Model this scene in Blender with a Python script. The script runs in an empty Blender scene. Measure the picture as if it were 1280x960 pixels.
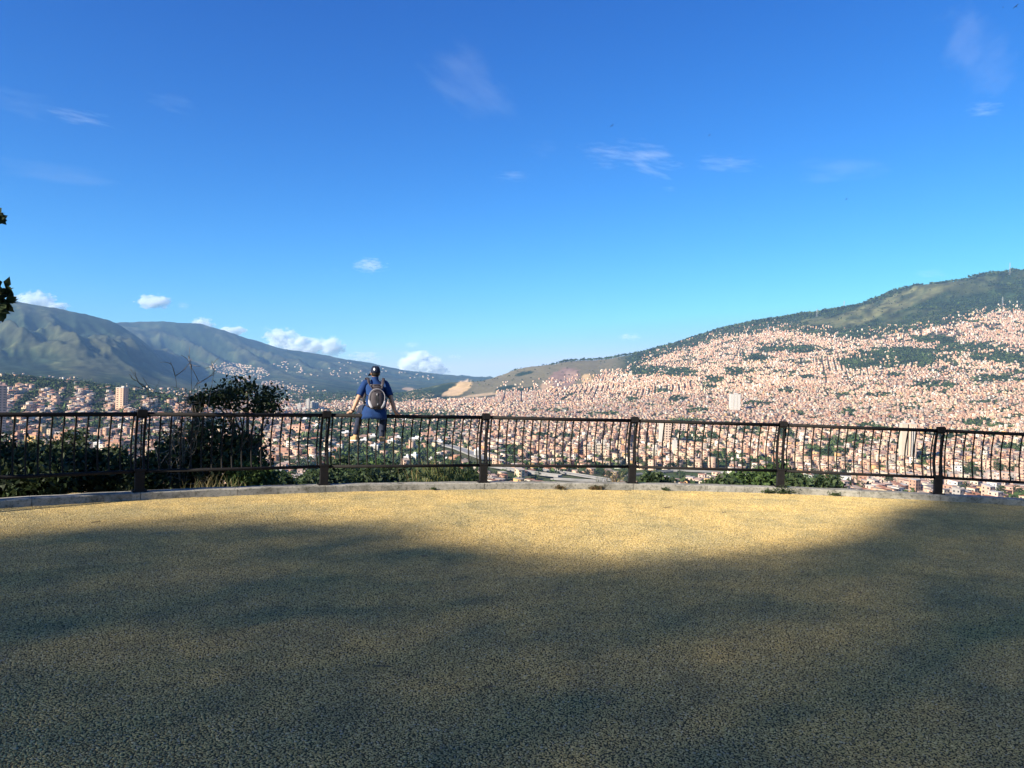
import bpy, bmesh, math, random
import numpy as np
from mathutils import Vector, Matrix

random.seed(7)
RNG = np.random.default_rng(7)
SC = bpy.context.scene
COL = SC.collection

# ------------------------------------------------------------------ camera
CAMZ = 1.74
FPX = 1000.0                       # focal length in pixels of a 1280 wide frame
PITCH = math.radians(0.286)
ROLL = math.radians(1.78)
cam_d = bpy.data.cameras.new("camera")
cam = bpy.data.objects.new("camera", cam_d)
COL.objects.link(cam)
cam_d.sensor_width = 36.0
cam_d.lens = 36.0 * FPX / 1280.0
cam_d.clip_start = 0.05
cam_d.clip_end = 60000
CAM_M = Matrix.Rotation(math.pi / 2 - PITCH, 3, 'X') @ Matrix.Rotation(ROLL, 3, 'Z')
cam.matrix_world = Matrix.Translation((0, 0, CAMZ)) @ CAM_M.to_4x4()
SC.camera = cam
CM = np.array(CAM_M)

# ------------------------------------------------------------------ light
SUN_EL = math.radians(25)
SUN_AZ = math.atan2(-0.8, -0.6)            # clockwise from +Y: behind the camera, to its left
SUNV = Vector((math.sin(SUN_AZ) * math.cos(SUN_EL), math.cos(SUN_AZ) * math.cos(SUN_EL), math.sin(SUN_EL)))
world = bpy.data.worlds.new("World")
SC.world = world
world.use_nodes = True
wn, wl = world.node_tree.nodes, world.node_tree.links
wn.clear()
w_out = wn.new('ShaderNodeOutputWorld')
w_bg = wn.new('ShaderNodeBackground')
w_sky = wn.new('ShaderNodeTexSky')
w_sky.sky_type = 'NISHITA'
w_sky.sun_disc = False
w_sky.sun_elevation = SUN_EL
w_sky.sun_rotation = SUN_AZ % (2 * math.pi)
w_sky.altitude = 1500
w_sky.air_density = 1.0
w_sky.dust_density = 0.5
w_sky.ozone_density = 3.0
w_sep = wn.new('ShaderNodeSeparateColor'); w_cmb = wn.new('ShaderNodeCombineColor')
wl.new(w_sky.outputs[0], w_sep.inputs[0])
# the sky as a phone camera of this kind records it: a deeper, purer blue
for ch, (k_, gam) in enumerate(((0.45, 2.2), (0.655, 1.45), (0.90, 1.0))):
    m1 = wn.new('ShaderNodeMath'); m1.operation = 'MULTIPLY'; m1.inputs[1].default_value = 0.209
    m2 = wn.new('ShaderNodeMath'); m2.operation = 'POWER'; m2.inputs[1].default_value = gam
    m3 = wn.new('ShaderNodeMath'); m3.operation = 'MULTIPLY'; m3.inputs[1].default_value = k_ / 0.209
    wl.new(w_sep.outputs[ch], m1.inputs[0]); m0 = wn.new('ShaderNodeMath'); m0.operation = 'MINIMUM'; m0.inputs[1].default_value = 1.3; wl.new(m1.outputs[0], m0.inputs[0]); wl.new(m0.outputs[0], m2.inputs[0]); wl.new(m2.outputs[0], m3.inputs[0]); wl.new(m3.outputs[0], w_cmb.inputs[ch])
wl.new(w_cmb.outputs[0], w_bg.inputs[0])
w_bg.inputs[1].default_value = 0.088
wl.new(w_bg.outputs[0], w_out.inputs[0])

sun_d = bpy.data.lights.new("sun", 'SUN')
sun_d.energy = 5.0
sun_d.angle = math.radians(0.53)
sun_d.color = (1.0, 0.89, 0.72)
sun = bpy.data.objects.new("sun", sun_d)
COL.objects.link(sun)
sun.rotation_euler = SUNV.to_track_quat('Z', 'Y').to_euler()
sun.location = (-60, -50, 80)

SC.view_settings.view_transform = 'Standard'
SC.view_settings.look = 'None'
SC.view_settings.exposure = 1.25
SC.view_settings.gamma = 1.0
SC.view_settings.use_curve_mapping = False
SC.render.engine = 'CYCLES'
SC.cycles.volume_bounces = 6
SC.cycles.max_bounces = 8
SC.cycles.diffuse_bounces = 3
SC.cycles.glossy_bounces = 2
SC.cycles.transparent_max_bounces = 8
SC.cycles.volume_max_steps = 128

# ------------------------------------------------------------------ picture <-> place
def ray(px, py):
    d = CM @ np.array([(px - 640.0) / FPX, -(py - 480.0) / FPX, -1.0])
    return d
def unproj(px, py, Y):
    d = ray(px, py)
    return Vector((d[0] / d[1] * Y, Y, CAMZ + d[2] / d[1] * Y))
def proj(p):
    p = np.asarray(p, float)
    q = (p - np.array([0, 0, CAMZ])) @ CM          # = CM^T (p-c)
    return 640 + FPX * q[..., 0] / -q[..., 2], 480 - FPX * q[..., 1] / -q[..., 2]

# ------------------------------------------------------------------ helpers
def tag(o, label=None, cat=None, group=None, kind=None):
    if label: o['label'] = label
    if cat: o['category'] = cat
    if group: o['group'] = group
    if kind: o['kind'] = kind
    return o
def link(o, parent=None):
    COL.objects.link(o)
    if parent is not None:
        o.parent = parent
    return o
def empty(name, loc=(0, 0, 0), rz=0.0, parent=None):
    o = bpy.data.objects.new(name, None)
    o.empty_display_size = 0.3
    o.location = loc
    o.rotation_euler = (0, 0, rz)
    return link(o, parent)
def npmesh(name, V, faces, mats=(), midx=None, fcol=None, vcol=None, smooth=False):
    """V (n,3); faces: list of int arrays (m,k)."""
    me = bpy.data.meshes.new(name)
    V = np.asarray(V, np.float32)
    faces = [np.asarray(f, np.int32) for f in faces if len(f)]
    me.vertices.add(len(V))
    me.vertices.foreach_set('co', V.ravel())
    tot = np.concatenate([np.full(len(f), f.shape[1], np.int32) for f in faces])
    idx = np.concatenate([f.ravel() for f in faces])
    me.loops.add(len(idx))
    me.loops.foreach_set('vertex_index', idx)
    me.polygons.add(len(tot))
    st = np.zeros(len(tot), np.int32); st[1:] = np.cumsum(tot)[:-1]
    me.polygons.foreach_set('loop_start', st)
    me.polygons.foreach_set('loop_total', tot)
    for m in mats: me.materials.append(m)
    if midx is not None:
        me.polygons.foreach_set('material_index', np.asarray(midx, np.int32))
    if smooth is not False:
        me.polygons.foreach_set('use_smooth', np.full(len(tot), True) if smooth is True else smooth)
    me.update(calc_edges=True)
    if fcol is not None:
        a = me.attributes.new('Col', 'FLOAT_COLOR', 'CORNER')
        c = np.ones((len(tot), 4), np.float32); c[:, :3] = fcol
        a.data.foreach_set('color', np.repeat(c, tot, axis=0).ravel())
    if vcol is not None:
        a = me.attributes.new('Col', 'FLOAT_COLOR', 'POINT')
        c = np.ones((len(V), 4), np.float32); c[:, :3] = vcol
        a.data.foreach_set('color', c.ravel())
    return me
def mobj(name, me, parent=None, loc=None, rot=None):
    o = bpy.data.objects.new(name, me)
    if loc is not None: o.location = loc
    if rot is not None: o.rotation_euler = rot
    return link(o, parent)

class MB:
    """collects simple shapes into one mesh"""
    def __init__(s): s.v = []; s.f = {3: [], 4: []}; s.sm = {3: [], 4: []}; s.mi = {3: [], 4: []}; s.n = 0
    def add(s, V, F, smooth=False, mi=0):
        V = np.asarray(V, float)
        for f in F:
            k = len(f)
            if k > 4:
                for i in range(1, k - 1):
                    s.f[3].append((f[0] + s.n, f[i] + s.n, f[i + 1] + s.n)); s.sm[3].append(smooth); s.mi[3].append(mi)
            else:
                s.f[k].append(tuple(i + s.n for i in f)); s.sm[k].append(smooth); s.mi[k].append(mi)
        s.v.append(V); s.n += len(V)
    def box(s, c, d, R=None, mi=0):
        x, y, z = [q / 2 for q in d]
        V = np.array([(i * x, j * y, k * z) for k in (-1, 1) for j in (-1, 1) for i in (-1, 1)], float)
        if R is not None: V = V @ np.array(R).T
        s.add(V + np.array(c), [(0, 2, 3, 1), (4, 5, 7, 6), (0, 1, 5, 4), (2, 6, 7, 3), (0, 4, 6, 2), (1, 3, 7, 5)], mi=mi)
    def tube(s, P, r, n=8, cap=True, smooth=True, mi=0, squash=None):
        P = np.asarray(P, float); m = len(P)
        r = np.broadcast_to(np.asarray(r, float), (m,)) if np.ndim(r) <= 1 else np.asarray(r, float)
        T = np.gradient(P, axis=0); T /= np.linalg.norm(T, axis=1)[:, None] + 1e-9
        ref = np.array([0, 0, 1.0]) if abs(T[0][2]) < 0.9 else np.array([0, 1.0, 0])
        V = []
        for i in range(m):
            a = np.cross(T[i], ref); a /= np.linalg.norm(a) + 1e-9
            b = np.cross(a, T[i])
            ang = np.arange(n) * 2 * np.pi / n
            rr = r[i]
            ra, rb = (rr if np.ndim(rr) else (rr, rr))
            V.append(P[i] + np.outer(np.cos(ang) * ra, a) + np.outer(np.sin(ang) * rb, b))
        F = []
        for i in range(m - 1):
            for j in range(n):
                F.append((i * n + j, i * n + (j + 1) % n, (i + 1) * n + (j + 1) % n, (i + 1) * n + j))
        s.add(np.concatenate(V), F, smooth, mi)
        if cap:
            k = s.n - n * m
            for base, order in ((k, range(n - 1, -1, -1)), (k + (m - 1) * n, range(n))):
                o = list(order)
                for i in range(1, n - 1):
                    s.f[3].append((base + o[0], base + o[i], base + o[i + 1])); s.sm[3].append(False); s.mi[3].append(mi)
    def rings(s, R, smooth=True, mi=0, cap=(True, True)):
        """R: list of (n,3) rings"""
        n = len(R[0]); m = len(R); F = []
        for i in range(m - 1):
            for j in range(n):
                F.append((i * n + j, i * n + (j + 1) % n, (i + 1) * n + (j + 1) % n, (i + 1) * n + j))
        if cap[0]: F.append(tuple(range(n - 1, -1, -1)))
        if cap[1]: F.append(tuple((m - 1) * n + j for j in range(n)))
        s.add(np.concatenate(R), F, smooth, mi)
    def ball(s, c, r, n=12, m=8, mi=0, R=None):
        r = np.broadcast_to(np.asarray(r, float), (3,))
        V = []
        for i in range(1, m):
            t = math.pi * i / m
            for j in range(n):
                p = 2 * math.pi * j / n
                V.append((math.sin(t) * math.cos(p), math.sin(t) * math.sin(p), -math.cos(t)))
        V += [(0, 0, -1), (0, 0, 1)]
        V = np.array(V) * r
        if R is not None: V = V @ np.array(R).T
        F = []
        for i in range(m - 2):
            for j in range(n):
                F.append((i * n + j, i * n + (j + 1) % n, (i + 1) * n + (j + 1) % n, (i + 1) * n + j))
        k = n * (m - 1)
        for j in range(n):
            F.append((k, (j + 1) % n, j)); F.append((k + 1, (m - 2) * n + j, (m - 2) * n + (j + 1) % n))
        s.add(V + np.array(c), F, True, mi)
    def mesh(s, name, *mats):
        V = np.concatenate(s.v)
        return npmesh(name, V, [np.array(s.f[3], np.int32).reshape(-1, 3), np.array(s.f[4], np.int32).reshape(-1, 4)], mats,
                      midx=s.mi[3] + s.mi[4], smooth=np.array(s.sm[3] + s.sm[4]))
    def obj(s, name, mats, parent=None, loc=None, rot=None):
        mats = mats if isinstance(mats, (list, tuple)) else (mats,)
        return mobj(name, s.mesh(name, *mats), parent, loc, rot)

# numpy gradient noise ------------------------------------------------
_perm = np.random.default_rng(3).permutation(512).astype(np.int64)
_perm = np.concatenate([_perm, _perm])
_g2 = np.array([(math.cos(a), math.sin(a)) for a in np.linspace(0, 2 * math.pi, 16, endpoint=False)])
def gnoise(x, y):
    x = np.asarray(x, float); y = np.asarray(y, float)
    xi = np.floor(x).astype(np.int64); yi = np.floor(y).astype(np.int64)
    xf = x - xi; yf = y - yi
    u = xf * xf * xf * (xf * (xf * 6 - 15) + 10); v = yf * yf * yf * (yf * (yf * 6 - 15) + 10)
    def g(ix, iy, dx, dy):
        h = _perm[(_perm[ix & 511] + iy) & 511] & 15
        return _g2[h, 0] * dx + _g2[h, 1] * dy
    n00 = g(xi, yi, xf, yf); n10 = g(xi + 1, yi, xf - 1, yf)
    n01 = g(xi, yi + 1, xf, yf - 1); n11 = g(xi + 1, yi + 1, xf - 1, yf - 1)
    return 1.4 * ((n00 * (1 - u) + n10 * u) * (1 - v) + (n01 * (1 - u) + n11 * u) * v)
def fbm(x, y, o=4):
    s = 0; a = 0.5
    for i in range(o):
        s = s + a * gnoise(x * 2 ** i + 17.3 * i, y * 2 ** i - 9.1 * i); a *= 0.5
    return s
def ridged(x, y, o=4):
    s = 0; a = 0.5
    for i in range(o):
        s = s + a * (1 - np.abs(gnoise(x * 2 ** i + 31.7 * i, y * 2 ** i + 5.3 * i)) * 2); a *= 0.5
    return s
def smooth01(x, a, b):
    t = np.clip((x - a) / (b - a), 0, 1); return t * t * (3 - 2 * t)

# ------------------------------------------------------------------ materials
def newmat(name):
    m = bpy.data.materials.new(name); m.use_nodes = True
    n = m.node_tree.nodes; l = m.node_tree.links
    return m, n, l, n['Principled BSDF']
def rgba(c): return (c[0], c[1], c[2], 1.0)
def noisenode(n, scale, detail=4, rough=0.6, coord=None, l=None):
    t = n.new('ShaderNodeTexNoise'); t.inputs['Scale'].default_value = scale
    t.inputs['Detail'].default_value = detail; t.inputs['Roughness'].default_value = rough
    if coord is not None: l.new(coord, t.inputs['Vector'])
    return t
def ramp(n, l, src, stops):
    r = n.new('ShaderNodeValToRGB'); e = r.color_ramp.elements
    while len(e) < len(stops): e.new(0.5)
    for i, (p, c) in enumerate(stops):
        e[i].position = p; e[i].color = rgba(c) if len(c) == 3 else c
    l.new(src, r.inputs[0]); return r
def mixc(n, l, fac, a, b, mode='MIX'):
    x = n.new('ShaderNodeMix'); x.data_type = 'RGBA'; x.blend_type = mode
    for sock, v in ((x.inputs[0], fac), (x.inputs[6], a), (x.inputs[7], b)):
        if hasattr(v, 'is_output'): l.new(v, sock)
        else: sock.default_value = rgba(v) if isinstance(v, tuple) else v
    return x.outputs[2]
def mat_noise(name, c1, c2, scale=6, rough=0.7, bump=0.0, bscale=40, coord='Object', metal=0.0, spec=0.3):
    m, n, l, b = newmat(name)
    tc = n.new('ShaderNodeTexCoord').outputs[coord]
    t = noisenode(n, scale, 5, 0.65, tc, l)
    r = ramp(n, l, t.outputs['Fac'], [(0.3, c1), (0.7, c2)])
    l.new(r.outputs[0], b.inputs['Base Color'])
    b.inputs['Roughness'].default_value = rough; b.inputs['Metallic'].default_value = metal
    b.inputs['Specular IOR Level'].default_value = spec
    if bump:
        t2 = noisenode(n, bscale, 6, 0.7, tc, l)
        bp = n.new('ShaderNodeBump'); bp.inputs['Strength'].default_value = bump; bp.inputs['Distance'].default_value = 0.01
        l.new(t2.outputs['Fac'], bp.inputs['Height']); l.new(bp.outputs[0], b.inputs['Normal'])
    return m
def mat_attr(name, rough=0.8, noise=None, spec=0.2, trans=0.0):
    """colour from the mesh's own Col attribute, broken up by fine noise"""
    m, n, l, b = newmat(name)
    a = n.new('ShaderNodeAttribute'); a.attribute_name = 'Col'
    out = a.outputs['Color']
    if noise:
        g = n.new('ShaderNodeNewGeometry')
        t = noisenode(n, noise[0], 5, 0.7, g.outputs['Position'], l)
        r = ramp(n, l, t.outputs['Fac'], [(0.25, (1 - noise[1],) * 3), (0.75, (1 + noise[1],) * 3)])
        out = mixc(n, l, 1.0, out, r.outputs[0], 'MULTIPLY')
    l.new(out, b.inputs['Base Color'])
    b.inputs['Roughness'].default_value = rough; b.inputs['Specular IOR Level'].default_value = spec
    if trans:
        tr = n.new('ShaderNodeBsdfTranslucent'); l.new(out, tr.inputs[0])
        mx = n.new('ShaderNodeMixShader'); mx.inputs[0].default_value = trans
        l.new(b.outputs[0], mx.inputs[1]); l.new(tr.outputs[0], mx.inputs[2])
        l.new(mx.outputs[0], n['Material Output'].inputs[0])
    return m
M_LEAF = mat_attr('leaf', 0.6, None, 0.25, 0.3)
M_FARLEAF = mat_attr('far_leaf', 0.8, None, 0.1)
M_BARK = mat_noise('bark', (0.05, 0.04, 0.03), (0.13, 0.10, 0.075), 9, 0.9, 0.6, 30)
M_TWIG = mat_noise('dry_twig', (0.10, 0.085, 0.07), (0.24, 0.20, 0.16), 9, 0.9)
M_CITY = mat_attr('painted_masonry', 0.85, (0.35, 0.22), 0.15)
M_GLASS = mat_noise('dark_window', (0.02, 0.022, 0.026), (0.06, 0.06, 0.065), 3, 0.35)
M_METAL = mat_noise('charcoal_paint', (0.006, 0.006, 0.007), (0.016, 0.014, 0.013), 14, 0.75, 0.25, 60, spec=0.2)
# ================================================================== terrain
HY = lambda px: 475 + 0.0311 * (px - 640)
def zpix(px, py, Y):
    return unproj(px, py, Y).z
FLOOR = -96.0
# each column: picture column, then (distance, picture row or ('z', height))
COLS = [
 (-420, [(600, 'z-92'), (1000, 'z-80'), (1500, 500), (1800, 478), (3500, 440), (5000, 400), (6500, 350), (8000, 'z420'), (12400, 'z200')]),
 (-200, [(600, 'z-92'), (900, 565), (1200, 518), (1600, 478), (1750, 470), (2300, 'z-50'), (3500, 445), (5000, 400), (6500, 362), (8000, 'z350'), (12400, 'z200')]),
 (0,    [(600, 'z-92'), (900, 560), (1200, 518), (1600, 476), (1750, 470), (2300, 'z-62'), (3600, 452), (5200, 402), (6500, 370), (8000, 'z330'), (9500, 'z420'), (12400, 'z100')]),
 (50,   [(600, 'z-93'), (900, 562), (1200, 522), (1600, 479), (1750, 474), (2300, 'z-66'), (3600, 456), (5200, 408), (6500, 379), (8000, 'z300'), (9500, 'z430'), (12400, 'z100')]),
 (100,  [(600, 'z-94'), (900, 563), (1200, 526), (1600, 484), (1750, 479), (2300, 'z-70'), (3600, 458), (5200, 416), (6500, 388), (8000, 'z280'), (9500, 'z470'), (12400, 'z100')]),
 (142,  [(600, 'z-95'), (900, 564), (1200, 530), (1600, 489), (1750, 485), (2300, 'z-75'), (3600, 464), (5200, 426), (6500, 399), (8000, 'z320'), (9500, 400), (12400, 'z100')]),
 (172,  [(600, 'z-95'), (900, 565), (1200, 533), (1600, 493), (1750, 490), (2300, 'z-80'), (3600, 470), (5200, 438), (6400, 419), (7400, 'z120'), (9500, 398), (12400, 'z100')]),
 (203,  [(600, 'z-96'), (900, 566), (1200, 536), (1600, 497), (1750, 494), (2300, 'z-86'), (3600, 480), (5200, 460), (6200, 447), (7000, 'z70'), (9500, 397), (12400, 'z100')]),
 (245,  [(600, 'z-96'), (900, 567), (1200, 541), (1600, 504), (1800, 502), (2300, 'z-92'), (3600, 486), (5200, 478), (6600, 462), (8000, 432), (9500, 399), (12400, 'z80')]),
 (290,  [(600, 'z-96'), (900, 567), (1200, 546), (1600, 516), (2000, 510), (2600, 'z-94'), (3600, 492), (5200, 479), (6600, 465), (8000, 440), (9500, 412), (12400, 'z60')]),
 (340,  [(600, 'z-96'), (900, 567), (1200, 549), (1600, 523), (2600, 505), (3600, 494), (5200, 478), (6600, 466), (8000, 450), (9500, 430), (12400, 'z40')]),
 (400,  [(600, 'z-96'), (900, 568), (1200, 550), (1600, 529), (2600, 507), (3600, 495), (5200, 480), (6600, 470), (8000, 458), (9500, 441), (12400, 'z20')]),
 (450,  [(600, 'z-96'), (1200, 551), (1600, 530), (2600, 507), (3600, 496), (5200, 484), (6600, 474), (8000, 463), (9500, 449), (12400, 'z20')]),
 (500,  [(600, 'z-96'), (1200, 552), (1600, 531), (2600, 508), (3200, 500), (3600, 494), (4400, 'z-92'), (5600, 486), (7500, 474), (9500, 461), (12400, 'z20')]),
 (545,  [(600, 'z-96'), (1200, 552), (1600, 531), (2600, 508), (3000, 500), (3700, 480), (4400, 'z-70'), (5600, 487), (7500, 476), (9500, 467), (12400, 'z20')]),
 (592,  [(600, 'z-96'), (1200, 553), (1600, 533), (2500, 510), (3000, 497), (3900, 470), (4700, 'z-40'), (6500, 'z-60'), (9500, 'z30'), (12400, 'z20')]),
 (640,  [(600, 'z-96'), (1200, 553), (1600, 534), (2500, 508), (3000, 491), (4000, 460), (4900, 'z20'), (12400, 'z20')]),
 (700,  [(600, 'z-96'), (1200, 554), (1600, 535), (2500, 505), (3000, 485), (4100, 450), (5000, 'z70'), (12400, 'z20')]),
 (760,  [(600, 'z-96'), (1200, 552), (1600, 533), (2500, 500), (3000, 477), (4200, 448), (5100, 'z90'), (12400, 'z20')]),
 (800,  [(600, 'z-95'), (1100, 560), (1500, 540), (2000, 518), (2500, 493), (3000, 472), (3600, 454), (4200, 440), (5100, 'z120'), (12400, 'z20')]),
 (860,  [(600, 'z-93'), (1000, 568), (1500, 537), (2000, 512), (2500, 487), (3000, 463), (3600, 441), (4200, 424), (5100, 'z200'), (12400, 'z20')]),
 (905,  [(600, 'z-91'), (1000, 570), (1500, 536), (2000, 510), (2500, 482), (3000, 456), (3600, 430), (4200, 409), (5100, 'z260'), (12400, 'z20')]),
 (960,  [(600, 'z-88'), (1000, 572), (1500, 535), (2000, 507), (2500, 476), (3000, 449), (3600, 421), (4200, 397), (5100, 'z330'), (12400, 'z20')]),
 (1040, [(600, 'z-85'), (1000, 570), (1500, 533), (2000, 502), (2500, 470), (3000, 442), (3600, 410), (4200, 383), (5100, 'z400'), (12400, 'z20')]),
 (1100, [(600, 'z-82'), (1000, 570), (1500, 532), (2000, 500), (2500, 466), (3000, 434), (3600, 399), (4200, 366), (5100, 'z480'), (12400, 'z20')]),
 (1160, [(600, 'z-80'), (1000, 570), (1500, 531), (2000, 498), (2500, 463), (3000, 428), (3600, 388), (4200, 349), (5100, 'z560'), (12400, 'z20')]),
 (1220, [(600, 'z-78'), (1000, 570), (1500, 531), (2000, 497), (2500, 461), (3000, 424), (3600, 381), (4200, 340), (5100, 'z600'), (12400, 'z20')]),
 (1285, [(600, 'z-76'), (1000, 570), (1500, 531), (2000, 496), (2500, 460), (3000, 421), (3600, 376), (4200, 332), (5100, 'z640'), (12400, 'z20')]),
 (1450, [(600, 'z-74'), (1000, 572), (1500, 532), (2000, 497), (2500, 462), (3000, 420), (3600, 372), (4200, 330), (5100, 'z600'), (12400, 'z20')]),
 (1740, [(600, 'z-74'), (1000, 575), (1500, 540), (2500, 480), (3600, 395), (4200, 360), (5100, 'z500'), (12400, 'z20')]),
]
colpx = np.concatenate([np.arange(-400, -60, 17.0), np.arange(-60, 1345, 2.0), np.arange(1345, 1740, 17.0)])
rowY = np.concatenate([[90, 200, 320], np.geomspace(420, 9900, 250), [10300, 10900, 11600, 12300]])
cz = []
for px, pts in COLS:
    Ys = [90.0]; zs = [-99.0]
    for Y, v in pts:
        Ys.append(Y); zs.append(float(v[1:]) if isinstance(v, str) else zpix(px, v, Y))
    cz.append(np.interp(rowY, Ys, zs))
cz = np.array(cz).T                                        # rows x control columns
cpx = np.array([c[0] for c in COLS], float)
TZ = np.array([np.interp(colpx, cpx, r) for r in cz])
def gsm(A, sig, axis):
    k = int(3 * sig); w = np.exp(-0.5 * (np.arange(-k, k + 1) / sig) ** 2); w /= w.sum()
    return np.apply_along_axis(lambda v: np.convolve(np.pad(v, k, mode='edge'), w, mode='valid'), axis, A)
TZ = gsm(gsm(TZ, 2.2, 0), 4.0, 1)
cc = (colpx - 640) / 1000.0
TX = cc[None, :] * rowY[:, None]
TY = np.repeat(rowY[:, None], len(cc), 1)
# erosion: spurs and gullies on the big mountains, small relief elsewhere
far_left = smooth01(TY, 2600, 4600) * smooth01(-TX / TY, -0.08, 0.06)
# little erosion near the two crest lines, so that their outline stays long and even
nearA = smooth01(-TX / TY, 0.40, 0.46)
CREST = (1 - 0.92 * np.exp(-((TY - 6500) / 900) ** 4) * nearA) * (1 - 0.92 * np.exp(-((TY - 9500) / 1300) ** 4))
qa = TX * .82 + TY * .57; qb = TX * .57 - TY * .82               # across and along the spurs
def spurs(L, K, o, off): 
    s_ = 0; a_ = .62
    for i_ in range(o):
        s_ = s_ + a_ * (1 - np.abs(gnoise(qa / L * 2 ** i_ + off + 9 * i_, qb / K * 2 ** i_ + 3 * i_)) * 2.2); a_ *= .38
    return s_
gul = spurs(400, 2600, 4, 4.2) - 0.55
TZ += far_left * gul * np.where(TY < 7200, 165, 190) * smooth01(TZ, -95, 160) * CREST
gul2 = spurs(165, 800, 4, 1.7) - 0.5
TZ += far_left * gul2 * 38 * smooth01(TZ, -90, 120) * CREST
gul3 = ridged(TX / 165 + 0.15 * TY / 165 + 2.7, TY / 420 + 3, 4) - 0.5
TZ += far_left * gul3 * 16 * smooth01(TZ, -90, 60) * (0.35 + 0.65 * CREST)
right_m = smooth01(TY, 2500, 3400) * smooth01(TX / TY, -0.06, 0.12)
gulr = ridged((TX + 0.5 * TY) / 700, (TY - 0.4 * TX) / 1300 + 8, 5) - 0.5
TZ += right_m * gulr * 46 * smooth01(TX / TY, 0.05, 0.35)
TZ += fbm(TX / 160, TY / 160, 4) * 7 * smooth01(TY, 600, 1200) * smooth01(TZ, -95, -20)
TZ += fbm(TX / 45, TY / 45, 3) * 3.0 * smooth01(TY, 2800, 3600)

def terr(X, Y):
    """height of the terrain sheet under world points"""
    X = np.asarray(X, float); Y = np.asarray(Y, float)
    c = 640 + 1000 * X / Y
    fi = np.clip(np.interp(Y, rowY, np.arange(len(rowY))), 0, len(rowY) - 1.001)
    fj = np.clip(np.interp(c, colpx, np.arange(len(colpx))), 0, len(colpx) - 1.001)
    i = fi.astype(int); j = fj.astype(int); a = fi - i; b = fj - j
    return (TZ[i, j] * (1 - a) * (1 - b) + TZ[i + 1, j] * a * (1 - b) + TZ[i, j + 1] * (1 - a) * b + TZ[i + 1, j + 1] * a * b)
_YS = np.geomspace(420, 9900, 1600)
def hit(px, py):
    d = ray(px, py)
    X = d[0] / d[1] * _YS; Z = CAMZ + d[2] / d[1] * _YS
    below = np.nonzero(Z < terr(X, _YS))[0]
    k = below[0] if len(below) else -1
    return Vector((X[k], _YS[k], float(terr(X[k], _YS[k]))))

# land cover -----------------------------------------------------------
TOP_R = ([480, 540, 600, 640, 690, 730, 780, 800, 830, 860, 900, 960, 1000, 1060, 1130, 1180, 1220, 1250, 1300],
         [504, 503, 498, 491, 487, 482, 474, 458, 445, 437, 425, 414, 417, 425, 417, 407, 398, 390, 391])
TOP_L = ([-60, 0, 100, 200, 300, 400, 480], [480, 481, 490, 501, 504, 506, 504])
def topline(px):
    return np.where(px < 480, np.interp(px, *TOP_L), np.interp(px, *TOP_R))
# woods inside the city: picture x, y, half width, half height
WOODS = [(1130, 446, 70, 14), (1075, 455, 34, 8), (1205, 436, 50, 9), (1250, 447, 40, 9), (1165, 425, 30, 5), (1245, 475, 38, 6), (1168, 482, 32, 6),
         (950, 448, 22, 5), (968, 437, 26, 6), (1000, 437, 30, 6), (920, 464, 18, 5), (893, 475, 14, 5), (885, 485, 11, 4), (800, 464, 52, 8), (850, 466, 26, 6),
         (790, 501, 10, 4), (846, 500, 13, 4), (873, 515, 18, 4), (945, 506, 22, 3), (1060, 516, 9, 5), (1220, 531, 26, 5), (1085, 536, 20, 5),
         (870, 548, 36, 8), (905, 574, 30, 10), (955, 580, 28, 6), (1060, 556, 40, 9), (1030, 566, 34, 10), (1155, 575, 8, 14), (1215, 589, 9, 5),
         (1040, 606, 22, 7), (1260, 562, 22, 6), (700, 548, 40, 3), (640, 566, 22, 7), (585, 508, 44, 3), (640, 503, 30, 2.5),(1010,472,14,3),(985,490,18,3),(1100,495,20,3),(1120,470,16,3), (830,490,14,3),
         (755, 519, 22, 3), (690, 515, 28, 3), (860, 528, 30, 3), (940, 540, 14, 6), (985, 545, 12, 8), (1180, 548, 40, 5), (1250, 535, 20, 3), (1140, 512, 18, 3), (1230, 505, 20, 3)]
def woods(px, py):
    w = np.zeros(np.shape(px))
    for x, y, a, b in WOODS:
        w = np.maximum(w, 1.25 - ((px - x) / a) ** 2 - ((py - y) / b) ** 2)
    return w
def ell(px, py, x, y, a, b, rot=0):
    c, s = math.cos(rot), math.sin(rot)
    dx, dy = px - x, py - y
    return 1 - ((c * dx + s * dy) / a) ** 2 - ((-s * dx + c * dy) / b) ** 2
tpx, tpy = proj(np.stack([TX, TY, TZ], -1))
tpx0 = 640 + 1000 * TX / TY
nA = fbm(TX / 420 + 3, TY / 420, 5); nB = fbm(TX / 90, TY / 90 + 7, 4); nC = fbm(TX / 35, TY / 35, 3)
forest = np.array([0.020, 0.034, 0.016]); scrub = np.array([0.052, 0.062, 0.028]); grass = np.array([0.125, 0.125, 0.058])
soil = np.array([0.42, 0.28, 0.15]); urban = np.array([0.17, 0.125, 0.10])
def lerp(a, b, t): return a + (b - a) * np.clip(t, 0, 1)[..., None]
TC = lerp(np.broadcast_to(scrub, TX.shape + (3,)), grass, smooth01(nA + 0.4 * nB, -0.1, 0.45))
TC = lerp(TC, forest, smooth01(nB + 0.8 * nA, 0.02, 0.22) * 0.85)
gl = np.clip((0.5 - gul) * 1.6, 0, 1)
TC = lerp(TC, forest, np.where((TX < 0) & (TY > 2600), np.maximum(smooth01(-gul, 0.05, 0.25), smooth01(-gul2, 0.05, 0.22) * .8) * 0.85, 0))  # fine gully lines also darkened here to deepen their shading
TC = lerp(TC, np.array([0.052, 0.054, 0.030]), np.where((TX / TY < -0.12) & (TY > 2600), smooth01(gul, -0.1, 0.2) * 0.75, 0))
lm_ = (TX / TY < -0.08) & (TY > 2600)
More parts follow.
